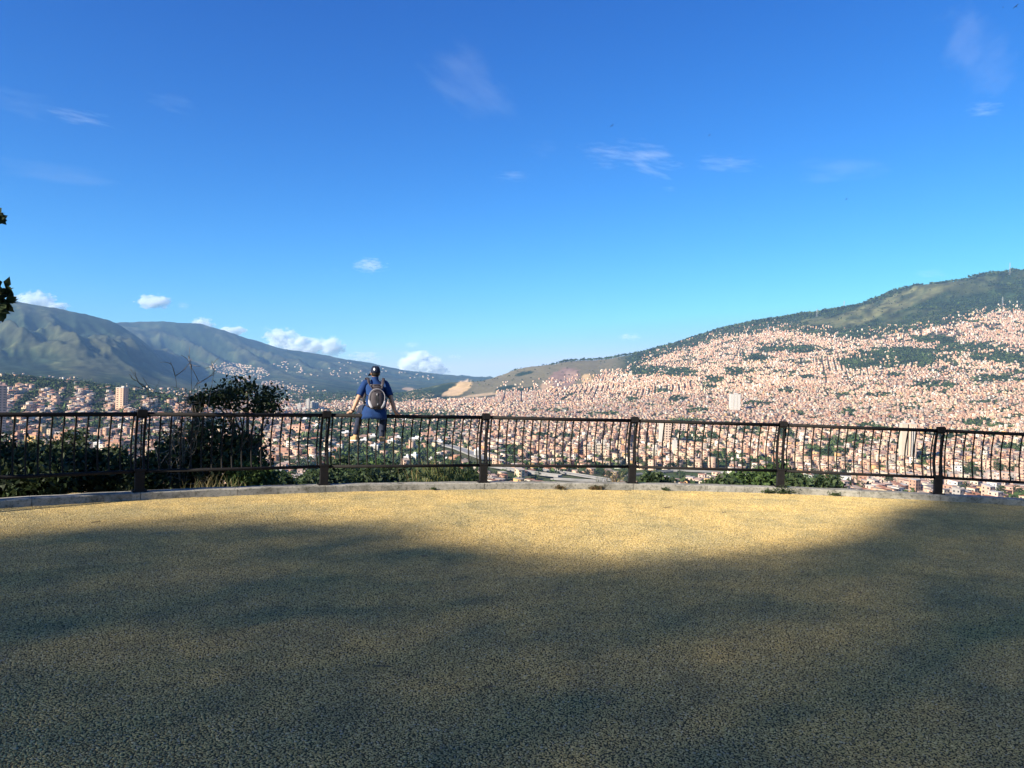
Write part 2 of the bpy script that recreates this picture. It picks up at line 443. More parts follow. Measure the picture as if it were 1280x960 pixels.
TC = np.where(lm_[..., None], TC * np.clip(1 + 1.1 * fbm(TX / 70 + 2, TY / 110, 4) + .8 * gul2, .35, 1.9)[..., None], TC)  # relief shading put into the colour: gullies dimmer, spurs brighter
# right mountain: dark woods in the folds, dry grass near the crest
rm = (TX / TY > 0.14) & (TY > 2600)
TC = lerp(TC, forest * 1.15, np.where(rm, smooth01(nA * 1.2 + nB * 0.8 - gulr * 0.5, -0.30, 0.05) * 0.95, 0))
TC = lerp(TC, grass * 0.95, np.where(rm, smooth01(ell(tpx, tpy, 1105, 384, 120, 13, -0.35), 0, 0.6) * smooth01(nB, -0.3, 0.15), 0))
TC = lerp(TC, grass * 0.9, np.where(rm, smooth01(ell(tpx, tpy, 990, 408, 60, 6, -0.2), 0, 0.6) * 0.8, 0))
TC = np.where(rm[..., None], TC * np.clip(1 + 1.5 * fbm(TX / 60 + 2, TY / 60, 3), .4, 1.9)[..., None], TC)
# centre hill: olive grass with quarry faces
ch = (np.abs(tpx - 675) < 130) & (TY > 3000) & (TY < 4900)
TC = lerp(TC, np.array([0.165, 0.142, 0.086]), np.where(ch, smooth01(tpx, 555, 600) * (1 - smooth01(tpx, 760, 790)) * 0.9, 0))
for x, y, a, b, r, c, k in ((575, 485, 18, 8, -0.45, (0.55, 0.38, 0.19), 1), (566, 490, 16, 4, -0.3, (0.5, 0.35, 0.2), .9), (600,494,24,2.0,-.1,(.5,.36,.22),.7),
                            (515, 492, 12, 5.5, -0.25, (0.5, 0.36, 0.2), .95), (533, 494, 10, 2.5, 0, (0.55, 0.42, 0.28), .8), (510,486,8,2,0,(.5,.34,.2),.7),
                            (704, 473, 24, 13, -0.35, (0.23, 0.15, 0.12), .95), (684, 481, 10, 6, -0.5, (0.42, 0.28, 0.18), .8), (714, 470, 8, 9, -0.2, (0.36, 0.24, 0.18), .7),
                            (733, 473, 7, 6.5, -0.3, (0.55, 0.38, 0.19), 1)):
    e = ell(tpx, tpy, x, y, a, b, r) + 0.45 * nC + 0.25 * nB
    TC = lerp(TC, np.array(c) * (1 + 0.35 * nC[..., None]), np.where(TY > 2700, smooth01(e, 0.05, 0.35) * k, 0))
for x, y, a, b in ((655, 467, 13, 2.5), (632, 485, 16, 3), (650, 488, 22, 3.5), (560, 483, 12, 3), (540, 487, 22, 3)):
    TC = lerp(TC, forest, np.where(TY > 2700, smooth01(ell(tpx, tpy, x, y, a, b, -0.2) + 0.5 * nC, 0, 0.4), 0))
# the city floor
up = smooth01(tpy - topline(tpx0), -3, 3) * (TY < 3900)
TC = lerp(TC, urban * (1 + 0.3 * nB[..., None]), up * 0.9)
TC = lerp(TC, np.array([0.035, 0.055, 0.024]), up * smooth01(woods(tpx, tpy) + 0.4 * nB, 0.05, 0.4))
vg = smooth01(tpx0, 300, 400) * (1 - smooth01(tpx0, 560, 640)) * smooth01(tpy, 505, 530)
TC = lerp(TC, np.array([0.05, 0.075, 0.03]), up * vg * 0.8)
gC = np.array([0.06, 0.085, 0.03])
TC = lerp(TC, gC * 1.6, smooth01(ell(tpx, tpy, 800, 593, 60, 6, 0.08), 0, 0.3) * (TY < 1400))
TC = lerp(TC, gC * 1.9, smooth01(ell(tpx, tpy, 880, 590, 34, 6, 0), 0, 0.3) * (TY < 1400))
vf_ = smooth01(tpy, 566, 582) * smooth01(tpx0, 430, 500) * (1 - smooth01(tpx0, 860, 940)) * (TY < 1500)
TC = lerp(TC, np.array([0.05, 0.07, 0.03]) * (1 + .5 * nC[..., None]), vf_ * .85)
nr, nc = TX.shape
ii = np.arange(nr * nc).reshape(nr, nc)
TQ = np.stack([ii[:-1, :-1], ii[:-1, 1:], ii[1:, 1:], ii[1:, :-1]], -1).reshape(-1, 4)
M_TERR = mat_attr('hillside', 0.95, (0.05, 0.30), 0.05)
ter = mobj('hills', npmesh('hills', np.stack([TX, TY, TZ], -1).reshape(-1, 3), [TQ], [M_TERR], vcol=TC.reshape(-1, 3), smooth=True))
tag(ter, 'city valley floor rising to mountains on both sides', kind='structure')
gb = MB(); gb.add([(-12800, -700, -112), (12800, -700, -112), (12800, 12380, -112), (-12800, 12380, -112)], [(0, 1, 2, 3)])
gnd = gb.obj('ground', mat_noise('valley_soil', (0.05, 0.06, 0.03), (0.12, 0.11, 0.06), 0.004, 0.95))
tag(gnd, 'green valley ground', kind='structure')

# ================================================================== the lookout: plaza, kerb, hill, fence
POSTS_PX = [(170, 615), (405, 605), (607, 603), (790, 604), (978, 609), (1168, 617)]
KERB_H = 0.10
def onplane(px, py, z):
    d = ray(px, py); t = (z - CAMZ) / d[2]
    return np.array([d[0] * t, d[1] * t])
pp = np.array([onplane(x, y, KERB_H) for x, y in POSTS_PX])
A = np.c_[2 * pp, np.ones(len(pp))]
sol = np.linalg.lstsq(A, (pp ** 2).sum(1), rcond=None)[0]
AC = sol[:2]; AR = math.sqrt(sol[2] + (AC ** 2).sum())
def arc(a, r=AR, z=0.0):                      # a: angle clockwise from +Y
    return np.array([AC[0] + r * math.sin(a), AC[1] + r * math.cos(a), z])
pa = np.arctan2(pp[:, 0] - AC[0], pp[:, 1] - AC[1])
fit = np.polyfit(np.arange(6), pa, 1)
PA = [fit[1] + fit[0] * k for k in range(-3, 10)]         # post angles, two or three bays more than the frame shows
print('arc', AC, AR, np.degrees(pa), 'step', fit[0] * AR)
nseg = 160
rr = [0.0, 4, 8, 11, AR - 0.6, AR - 0.10]
V = []; F = []
for r in rr:
    for k in range(nseg):
        V.append(arc(2 * math.pi * k / nseg, max(r, 0.02)))
for i in range(len(rr) - 1):
    for k in range(nseg):
        F.append((i * nseg + k, (i + 1) * nseg + k, (i + 1) * nseg + (k + 1) % nseg, i * nseg + (k + 1) % nseg))
m, n, l, b = newmat('binder')
g = n.new('ShaderNodeNewGeometry').outputs['Position']
t1 = noisenode(n, 60, 5, 0.7, g, l); t2 = noisenode(n, 0.9, 4, 0.6, g, l)
c1 = ramp(n, l, t1.outputs['Fac'], [(0.3, (0.07, 0.055, 0.028)), (0.7, (0.17, 0.13, 0.06))])
c2 = ramp(n, l, t2.outputs['Fac'], [(0.35, (0.75, 0.78, 0.85)), (0.62, (1.0, 1.0, 1.0))])
l.new(mixc(n, l, 1.0, c1.outputs[0], c2.outputs[0], 'MULTIPLY'), b.inputs['Base Color'])
b.inputs['Roughness'].default_value = 0.95; b.inputs['Specular IOR Level'].default_value = 0.1
plaza = mobj('plaza_ground', npmesh('plaza_ground', V, [F], [m]))
tag(plaza, 'flat plaza of yellow bonded gravel', kind='structure')

# gravel: patches of real crushed stones laid over the part of the plaza in view
m, n, l, b = newmat('yellow_stone')
a = n.new('ShaderNodeAttribute'); a.attribute_name = 'Col'
g = n.new('ShaderNodeNewGeometry').outputs['Position']
t2 = noisenode(n, 0.8, 5, 0.62, g, l); t3 = noisenode(n, 3.1, 4, 0.6, g, l)
worn = ramp(n, l, t2.outputs['Fac'], [(0.38, (0.78, 0.82, 0.88)), (0.60, (1.05, 1.0, 0.92))])
worn2 = ramp(n, l, t3.outputs['Fac'], [(0.33, (0.74, 0.77, 0.82)), (0.54, (1.02, 1.0, 0.97))])
x = mixc(n, l, 1.0, a.outputs['Color'], worn.outputs[0], 'MULTIPLY')
x = mixc(n, l, 1.0, x, worn2.outputs[0], 'MULTIPLY')
l.new(x, b.inputs['Base Color']); b.inputs['Roughness'].default_value = 0.9; b.inputs['Specular IOR Level'].default_value = 0.08
M_STONE = m
ico = bmesh.new(); bmesh.ops.create_icosphere(ico, subdivisions=1, radius=1.0)
IV = np.array([v.co[:] for v in ico.verts]); IF = np.array([[v.index for v in f.verts] for f in ico.faces]); ico.free()
def stone_patch(k):
    rg = np.random.default_rng(100 + k)
    nn = 92; sp = 1.0 / nn
    gx, gy = np.meshgrid((np.arange(nn) + .5) * sp - 0.5, (np.arange(nn) + .5) * sp - 0.5)
    P = np.stack([gx.ravel(), gy.ravel()], -1) + rg.uniform(-0.5, 0.5, (nn * nn, 2)) * sp * 1.3
    P = P[(fbm(P[:, 0] * 22 + k, P[:, 1] * 22, 2) + rg.normal(0, .22, len(P))) < .52]
    N = len(P)
    R = rg.uniform(0.0044, 0.0080, N) * np.where(rg.random(N) < 0.08, 1.35, 1.0)
    Q = rg.normal(size=(N, 4)); Q /= np.linalg.norm(Q, axis=1)[:, None]
    w, x, y, z = Q.T
    rot = np.stack([np.stack([1 - 2 * (y * y + z * z), 2 * (x * y - z * w), 2 * (x * z + y * w)], -1),
                    np.stack([2 * (x * y + z * w), 1 - 2 * (x * x + z * z), 2 * (y * z - x * w)], -1),
                    np.stack([2 * (x * z - y * w), 2 * (y * z + x * w), 1 - 2 * (x * x + y * y)], -1)], 1)
    base = IV[None] * (1 + rg.uniform(-0.22, 0.22, (N, len(IV), 1)))
    base = base * np.stack([np.ones(N), rg.uniform(0.7, 1.1, N), rg.uniform(0.55, 0.95, N)], -1)[:, None, :]
    W = np.einsum('nij,nvj->nvi', rot, base) * R[:, None, None]
    W[..., 2] *= 0.55
    W[..., :2] += P[:, None, :]
    W[..., 2] += (R * rg.uniform(-0.15, 0.30, N))[:, None]
    F = IF[None] + (np.arange(N) * len(IV))[:, None, None]
    pal = np.array([(0.56, 0.435, 0.19), (0.61, 0.485, 0.225), (0.50, 0.385, 0.165), (0.42, 0.31, 0.135), (0.68, 0.55, 0.29), (0.24, 0.195, 0.12), (0.46, 0.40, 0.28)])
    c = pal[rg.choice(len(pal), N, p=[.28, .2, .22, .12, .08, .05, .05])] * rg.uniform(0.8, 1.15, (N, 1))
    me = npmesh('stone_patch', W.reshape(-1, 3), [F.reshape(-1, 3)], [M_STONE], fcol=np.repeat(c, len(IF), 0))
    return bpy.data.objects.new('stone_patch', me)
patches = [stone_patch(k) for k in range(3)]
pts = []
for ix in range(-14, 16):
    for iy in range(0, 16):
        cx, cy = ix + 0.5, iy + 0.5
        if abs(cx) < 0.75 * (cy + 0.7) + 4.5 and math.hypot(cx - AC[0], cy - AC[1]) < AR + 0.35:
            pts.append((cx, cy, 0.0))
pm = bpy.data.meshes.new('gravel'); pm.from_pydata(pts, [], []); pm.materials.append(M_STONE)
ri = pm.attributes.new('turn', 'FLOAT', 'POINT'); ri.data.foreach_set('value', [random.randrange(4) * math.pi / 2 for _ in pts])
rk = pm.attributes.new('pick', 'INT', 'POINT'); rk.data.foreach_set('value', [random.randrange(3) for _ in pts])
gravel = mobj('gravel', pm); tag(gravel, 'yellow crushed stones bonded into the plaza surface', kind='stuff')
ng = bpy.data.node_groups.new('lay_stones', 'GeometryNodeTree')
ng.interface.new_socket('Geometry', in_out='INPUT', socket_type='NodeSocketGeometry')
ng.interface.new_socket('Geometry', in_out='OUTPUT', socket_type='NodeSocketGeometry')
gn = ng.nodes; gi = gn.new('NodeGroupInput'); go = gn.new('NodeGroupOutput')
gin = gn.new('GeometryNodeGeometryToInstance')
for p in patches:
    oi = gn.new('GeometryNodeObjectInfo'); oi.inputs['Object'].default_value = p
    ng.links.new(oi.outputs['Geometry'], gin.inputs[0])
iop = gn.new('GeometryNodeInstanceOnPoints')
ng.links.new(gi.outputs[0], iop.inputs['Points']); ng.links.new(gin.outputs[0], iop.inputs['Instance'])
iop.inputs['Pick Instance'].default_value = True
at = gn.new('GeometryNodeInputNamedAttribute'); at.data_type = 'INT'; at.inputs['Name'].default_value = 'pick'
ng.links.new(at.outputs['Attribute'], iop.inputs['Instance Index'])
ar = gn.new('GeometryNodeInputNamedAttribute'); ar.data_type = 'FLOAT'; ar.inputs['Name'].default_value = 'turn'
cv = gn.new('ShaderNodeCombineXYZ'); ng.links.new(ar.outputs['Attribute'], cv.inputs[2])
ng.links.new(cv.outputs[0], iop.inputs['Rotation'])
ng.links.new(iop.outputs[0], go.inputs[0])
gravel.modifiers.new('stones', 'NODES').node_group = ng

# kerb
m, n, l, b = newmat('weathered_concrete')
g = n.new('ShaderNodeNewGeometry').outputs['Position']
t1 = noisenode(n, 2.2, 6, 0.75, g, l); t2 = noisenode(n, 24, 5, 0.7, g, l); t3 = noisenode(n, 90, 3, 0.6, g, l)
c1 = ramp(n, l, t1.outputs['Fac'], [(0.36, (0.14, 0.135, 0.11)), (0.50, (0.30, 0.285, 0.245)), (0.66, (0.40, 0.375, 0.32))])
c2 = ramp(n, l, t2.outputs['Fac'], [(0.34, (0.45, 0.46, 0.42)), (0.50, (1, 1, 1))])
l.new(mixc(n, l, 1.0, c1.outputs[0], c2.outputs[0], 'MULTIPLY'), b.inputs['Base Color'])
bp = n.new('ShaderNodeBump'); bp.inputs['Strength'].default_value = 0.6; bp.inputs['Distance'].default_value = 0.01
l.new(t3.outputs['Fac'], bp.inputs['Height']); l.new(bp.outputs[0], b.inputs['Normal'])
b.inputs['Roughness'].default_value = 0.95; b.inputs['Specular IOR Level'].default_value = 0.15
M_KERB = m
kerb = empty('kerb'); tag(kerb, 'low curved concrete kerb carrying the fence', kind='structure')
KW = 0.24
def kerb_block(a0, a1):
    prof = [(-KW / 2, -0.06), (-KW / 2, KERB_H - 0.012), (-KW / 2 + 0.012, KERB_H), (KW / 2 - 0.012, KERB_H), (KW / 2, KERB_H - 0.012), (KW / 2, -0.25)]
    rings = []
    for k in range(7):
        a = a0 + (a1 - a0) * k / 6
        rings.append(np.array([arc(a, AR + r + 0.006 * math.sin(a * 90), z + 0.003 * math.sin(a * 140)) for r, z in prof]))
    mb = MB(); mb.rings(rings, smooth=False); return mb
for k in range(len(PA) - 1):
    for q in range(2):
        a0 = PA[k] + (PA[k + 1] - PA[k]) * q / 2; a1 = PA[k] + (PA[k + 1] - PA[k]) * (q + 1) / 2
        gap = 0.004 / AR
        kerb_block(a0 + gap, a1 - gap).obj('kerb_block', M_KERB, kerb)

# hill falling away beyond the kerb
def hill_z(r):
    return np.interp(r, [AR, AR + 0.4, AR + 1.5, AR + 4, AR + 10, AR + 20, AR + 100, AR + 200, AR + 420], [-0.02, -0.06, -0.30, -1.2, -3.2, -6.5, -25, -52, -108])
hr = [AR + d for d in (0.05, 0.4, 0.9, 1.5, 2.5, 4, 6, 8, 10, 14, 20, 28, 40, 60, 85, 110, 150, 200, 260, 300, 420)]
V = []; F = []; ns = 240
for r in hr:
    for k in range(ns):
        a = 2 * math.pi * k / ns
        p = arc(a, r); d = r - AR
        p[2] = hill_z(r) + float(fbm(p[0] / 7, p[1] / 7, 3)) * min(1.5, d * 0.12)
        V.append(p)
for i in range(len(hr) - 1):
    for k in range(ns):
        F.append((i * ns + k, (i + 1) * ns + k, (i + 1) * ns + (k + 1) % ns, i * ns + (k + 1) % ns))
hill = mobj('hill_slope', npmesh('hill_slope', V, [F], [mat_noise('rough_grass', (0.03, 0.035, 0.015), (0.10, 0.09, 0.045), 0.8, 0.95)], smooth=True))
tag(hill, 'overgrown slope falling away beyond the kerb', kind='structure')
def hill_pt(X, Y):
    r = math.hypot(X - AC[0], Y - AC[1]); d = r - AR
    return float(hill_z(r)) + float(fbm(X / 7, Y / 7, 3)) * min(1.5, max(0, d) * 0.12)

# fence -----------------------------------------------------------------
fence = empty('fence', (0, 0, 0)); tag(fence, 'long dark charcoal metal fence of curved posts, rails and thin balusters along the kerb', 'fence')
POST_H = 1.10; RAIL_TOP = KERB_H + 1.035; RAIL_LOW = KERB_H + 0.27
def bow(t):                                   # outward bow of posts and balusters between the rails, t 0..1
    return 0.095 * math.sin(math.pi * min(1, t ** 0.85)) - 0.055 * t
def plate_mesh():
    """one side plate of a post, in x = along the fence, y = outward"""
    mb = MB(); zs = np.linspace(0, 0.80, 18); R = []
    for z in zs:
        t = z / 0.80; y = bow(t); hw = 0.036 - 0.008 * t
        R.append(np.array([(-0.013, y - hw, z), (0.013, y - hw, z), (0.013, y + hw, z), (-0.013, y + hw, z)]))
    mb.rings(R, smooth=False); return mb.mesh('side_plate', M_METAL)
ME_PLATE = plate_mesh()
mb = MB(); mb.box((0, 0, 0.15), (0.116, 0.085, 0.30)); mb.box((0, 0, 0.006), (0.18, 0.15, 0.012)); mb.box((0, 0.0, 0.29), (0.140, 0.095, 0.03))
for sx in (-1, 1):
    for sy in (-1, 1): mb.tube([(sx * .075, sy * .06, .010), (sx * .075, sy * .06, .024)], .011, 6)
ME_STUB = mb.mesh('post', M_METAL)
mb = MB(); mb.box((0.0, -0.025, 0.0), (0.122, 0.105, 0.075)); mb.box((0, -0.025, 0.042), (0.10, 0.085, 0.014)); mb.box((0, -0.025, -0.050), (0.10, 0.07, 0.03))
ME_CAP = mb.mesh('post_cap', M_METAL)
mb = MB(); mb.tube([(0, -0.036, 0.0), (0, -0.044, 0.4), (0, -0.075, 0.80)], 0.009, 6)
ME_ROD = mb.mesh('tie_rod', M_METAL)
mb = MB(); mb.tube([(0, bow(t), 0.765 * t) for t in np.linspace(0, 1, 10)], 0.0112, 6, cap=False)
ME_BAL = mb.mesh('baluster', M_METAL)
for a in PA:
    p = arc(a, AR, KERB_H)
    post = mobj('post', ME_STUB, fence, p, (0, 0, -a))
    for s in (-1, 1):
        mobj('side_plate', ME_PLATE, post, (0.051 * s, 0, 0.27))
    mobj('tie_rod', ME_ROD, post, (0.0, 0, 0.27))
    mobj('post_cap', ME_CAP, post, (0, -0.035, 1.05))
NB = 18
for k in range(len(PA) - 1):
    a0, a1 = PA[k], PA[k + 1]
    # rails are straight between posts
    P0, P1 = arc(a0), arc(a1); am = (a0 + a1) / 2
    tang = (P1 - P0) / np.linalg.norm(P1 - P0); L = np.linalg.norm(P1 - P0)
    out = np.array([math.sin(am), math.cos(am), 0])
    for nm, z, r, off, e in (('top_rail', RAIL_TOP, 0.029, -0.06, 0.0), ('bottom_rail', RAIL_LOW, 0.024, 0.0, 0.05)):
        mb = MB()
        q0 = P0 + tang * e; q1 = P1 - tang * e
        mb.tube([q0 + out * off + (0, 0, z), (q0 + q1) / 2 + out * off + (0, 0, z - 0.004), q1 + out * off + (0, 0, z)], r, 10)
        mb.obj(nm, M_METAL, fence)
    for i in range(NB):
        t = (i + 0.75) / (NB + 0.5)
        p = P0 + tang * L * t
        p[2] = RAIL_LOW
        mobj('baluster', ME_BAL, fence, p, (random.uniform(-.003, .003), random.uniform(-.003, .003), -am))
# ================================================================== the city
KERB_LINE = ([-60, 0, 170, 405, 607, 790, 978, 1168, 1280, 1340], [625, 622, 615, 605, 603, 604, 609, 617, 623, 627])
ROADS = [([(614, 586), (648, 592), (682, 597), (700, 599)], 8, 3.5, 1.5, 'pale viaduct running down from the third post'),
         ([(556, 559), (575, 564), (592, 571), (608, 577)], 15, 3.2, 1.0, 'highway curving behind the bay under the person'),
         ([(668, 588), (700, 592), (735, 598), (775, 604)], 10, 1.6, 0.5, 'wide road on the valley floor'),
         ([(690, 600), (720, 602), (760, 603.5)], 9, 1.2, 0.5, 'grey road beside the viaduct'),
         ([(480, 557), (520, 558), (560, 558)], 12, 1.4, 0.5, 'grey street right of the person'),
         ([(780, 596), (840, 590), (900, 592), (960, 598)], 8, 1.2, .5, 'lane beside the lawn on the valley floor')]
LEFT_LANES = [[(57, 479), (42, 493), (27, 507), (6, 530)], [(88, 488), (84, 497), (80, 509), (68, 540)], [(126, 491), (124, 500), (123, 510), (119, 540)], [(162, 495), (166, 505), (170, 514)], [(24, 476), (8, 487), (-12, 500)], [(196, 500), (204, 508), (212, 520)]]
def road_line(pts):
    P = [hit(*q) for q in pts]; Q = []
    for a, b in zip(P[:-1], P[1:]):
        for t in np.linspace(0, 1, 14, endpoint=False): Q.append(a.lerp(b, t))
    Q.append(P[-1]); return np.array([q[:] for q in Q])
ROADP = [(road_line(r[0]), r[1]) for r in ROADS]
def near_road(X, Y):
    m_ = np.zeros(len(X), bool)
    for P, w in ROADP:
        i = np.nonzero((Y > P[:, 1].min() - 60) & (Y < P[:, 1].max() + 60) & (X > P[:, 0].min() - 60) & (X < P[:, 0].max() + 60))[0]
        if len(i):
            dd = np.sqrt(((X[i, None] - P[None, :, 0]) ** 2 + (Y[i, None] - P[None, :, 1]) ** 2).min(1)); m_[i] |= dd < w * .5 + 6
            # nothing tall right in front of the roadway either
            d2 = np.sqrt(((X[i, None] - P[None, :, 0] * .955) ** 2 + (Y[i, None] - P[None, :, 1] * .955) ** 2).min(1)); m_[i] |= d2 < w * .5 + 7
    return m_
rg = np.random.default_rng(21)
seeds = np.stack([rg.uniform(-1500, 2600, 260), rg.uniform(450, 4300, 260)], -1)
srot = rg.uniform(-0.6, 0.6, 260) + np.where(rg.random(260) < 0.5, 0, math.pi / 2)
# districts on the left run in long rows away from the viewer
srot = np.where(seeds[:, 0] / seeds[:, 1] < -0.28, 0.12 + rg.uniform(-0.08, 0.08, 260), srot)
def nearest(P):
    out = np.empty(len(P), int)
    for i in range(0, len(P), 20000):
        d = ((P[i:i + 20000, None, :] - seeds[None]) ** 2).sum(-1)
        out[i:i + 20000] = d.argmin(1)
    return out
hx, hy, ha, hw, hd = [], [], [], [], []
for k in range(len(seeds)):
    c0 = seeds[k]; R = 330
    if not (-0.75 < c0[0] / c0[1] < 0.8): continue
    ca, sa = math.cos(srot[k]), math.sin(srot[k])
    left = c0[0] / c0[1] < -0.28
    u = []; x = -R
    q = 0
    pw, pd = ((7.0, 8.4) if c0[1] < 1400 else (5.1, 6.2)) if not left else (6.8, 8.4)
    rowlen = 11 if not left else 5
    while x < R:
        u.append(x); q += 1; x += pw + ((5.0 if not left else 13.0) if q % rowlen == 0 else 0)
    v = []; y = -R; q = 0
    while y < R:
        v.append(y); q += 1; y += pd + (5.5 if (q % 2 == 0 and not left) else (5 if q % 12 == 0 else 0.6))
    U, Vv = np.meshgrid(u, v); U = U.ravel(); Vv = Vv.ravel()
    U = U + rg.uniform(-.4, .4, len(U)); Vv = Vv + rg.uniform(-.9, .9, len(Vv))
    X = c0[0] + ca * U - sa * Vv; Y = c0[1] + sa * U + ca * Vv
    ok = (Y > 480) & (Y < 4300) & (X / np.maximum(Y, 1) > -0.72) & (X / np.maximum(Y, 1) < 0.72)
    X, Y = X[ok], Y[ok]
    ok = nearest(np.stack([X, Y], -1)) == k
    X, Y = X[ok], Y[ok]
    hx.append(X); hy.append(Y); ha.append(np.full(len(X), srot[k]) + rg.normal(0, 0.02, len(X)))
    hw.append(np.full(len(X), pw)); hd.append(np.full(len(X), pd))
hx = np.concatenate(hx); hy = np.concatenate(hy); ha = np.concatenate(ha); hw = np.concatenate(hw); hd = np.concatenate(hd)
hz = terr(hx, hy)
gx, gy = proj(np.stack([hx, hy, hz], -1))
nz = fbm(hx / 120, hy / 120 + 40, 4); nz2 = fbm(hx / 40 + 9, hy / 40, 3)
W = woods(gx, gy) * .8 + 1.1 * nz2 + .5 * fbm(hx / 18, hy / 18, 2) - .12
below = gy - topline(gx) + 7 * nz
dens = np.where(below > 0, 0.95, np.where((below > -14) & (gx > 740), 0.25 + 0.02 * below, 0.0))
dens = np.where(W > 0.35, 0.07, np.where(W > 0.1, 0.5, dens))
dens = np.where(below <= -14, 0, dens)
dens = np.where((gx > 560) & (gx < 790) & (below > 0) & (below < 16), .93, dens)
green_mid = smooth01(gx, 330, 395) * (1 - smooth01(gx, 540, 610)) * smooth01(gy, 508, 520)
dens = dens * (1 - 0.62 * green_mid) - 0.5 * green_mid * smooth01(nz, -0.05, 0.1)
dens = dens * np.where((gx < 330) & (gy > 528), 0.30, 1.0)
dens = np.where((gx > 380) & (gx < 620) & (gy < 498), 0, dens)
lawn = np.maximum(ell(gx, gy, 800, 593, 60, 6, 0.08), ell(gx, gy, 880, 590, 34, 6))
dens = np.where(lawn > 0, 0, dens)
onroad = near_road(hx, hy)
green_lane = np.zeros(len(hx), bool)
for pts_ in LEFT_LANES:
    P_ = road_line(pts_); i_ = np.nonzero((hx / hy < -.35) & (hy > 800))[0]
    green_lane[i_] |= ((hx[i_, None] - P_[None, :, 0]) ** 2 + ((hy[i_, None] - P_[None, :, 1]) * .35) ** 2).min(1) < 6.5 ** 2
lane = np.abs(gnoise(hx / 310 + 5, hy / 310)) < .020
lane |= np.abs(gnoise(hx / 170 + 40, hy / 240 + 3)) < .014
dens = np.where(onroad | lane | green_lane, 0, dens)
vfloor = smooth01(gy, 566, 582) * smooth01(gx, 440, 520) * (1 - smooth01(gx, 820, 900))
dens = dens * (1 - .62 * vfloor)
# mixed wood and houses high on the right slope
mixz = np.where((gx > 790) & (gy < 470), smooth01(nz + 0.4 * nz2, 0.02, 0.22) * 0.8, 0)
dens = dens - mixz - smooth01(nz2, 0.22, 0.42) * 0.75
draw = rg.random(len(hx))
inframe = (gx > -70) & (gx < 1350) & (gy < np.interp(gx, *KERB_LINE) + 26)
is_house = (draw < dens) & inframe
is_tree = (~is_house) & inframe & ~onroad & ~((gx > 540) & (gx < 790) & (below < 7)) & (below > -14) & (lawn < 0) & (rg.random(len(hx)) < np.where(W > 0.1, 0.95, np.where((green_mid > 0.3) | (vfloor > .3), 0.9, np.where(green_lane, .98, np.where(lane, .5, 0.32)))))
PW = np.array([(0.46, 0.27, 0.19), (0.56, 0.38, 0.29), (0.62, 0.46, 0.38), (0.64, 0.55, 0.42), (0.74, 0.72, 0.67), (0.36, 0.34, 0.32), (0.58, 0.40, 0.20), (0.44, 0.50, 0.46)])
WNAMES = ['red', 'salmon', 'pink', 'cream', 'white', 'grey', 'ochre', 'green']
PRf = np.array([(0.40, 0.20, 0.13), (0.50, 0.34, 0.27), (0.52, 0.50, 0.47), (0.22, 0.20, 0.19), (0.44, 0.38, 0.33)])
RNAMES = ['terracotta', 'faded', 'metal', 'dark', 'slab']
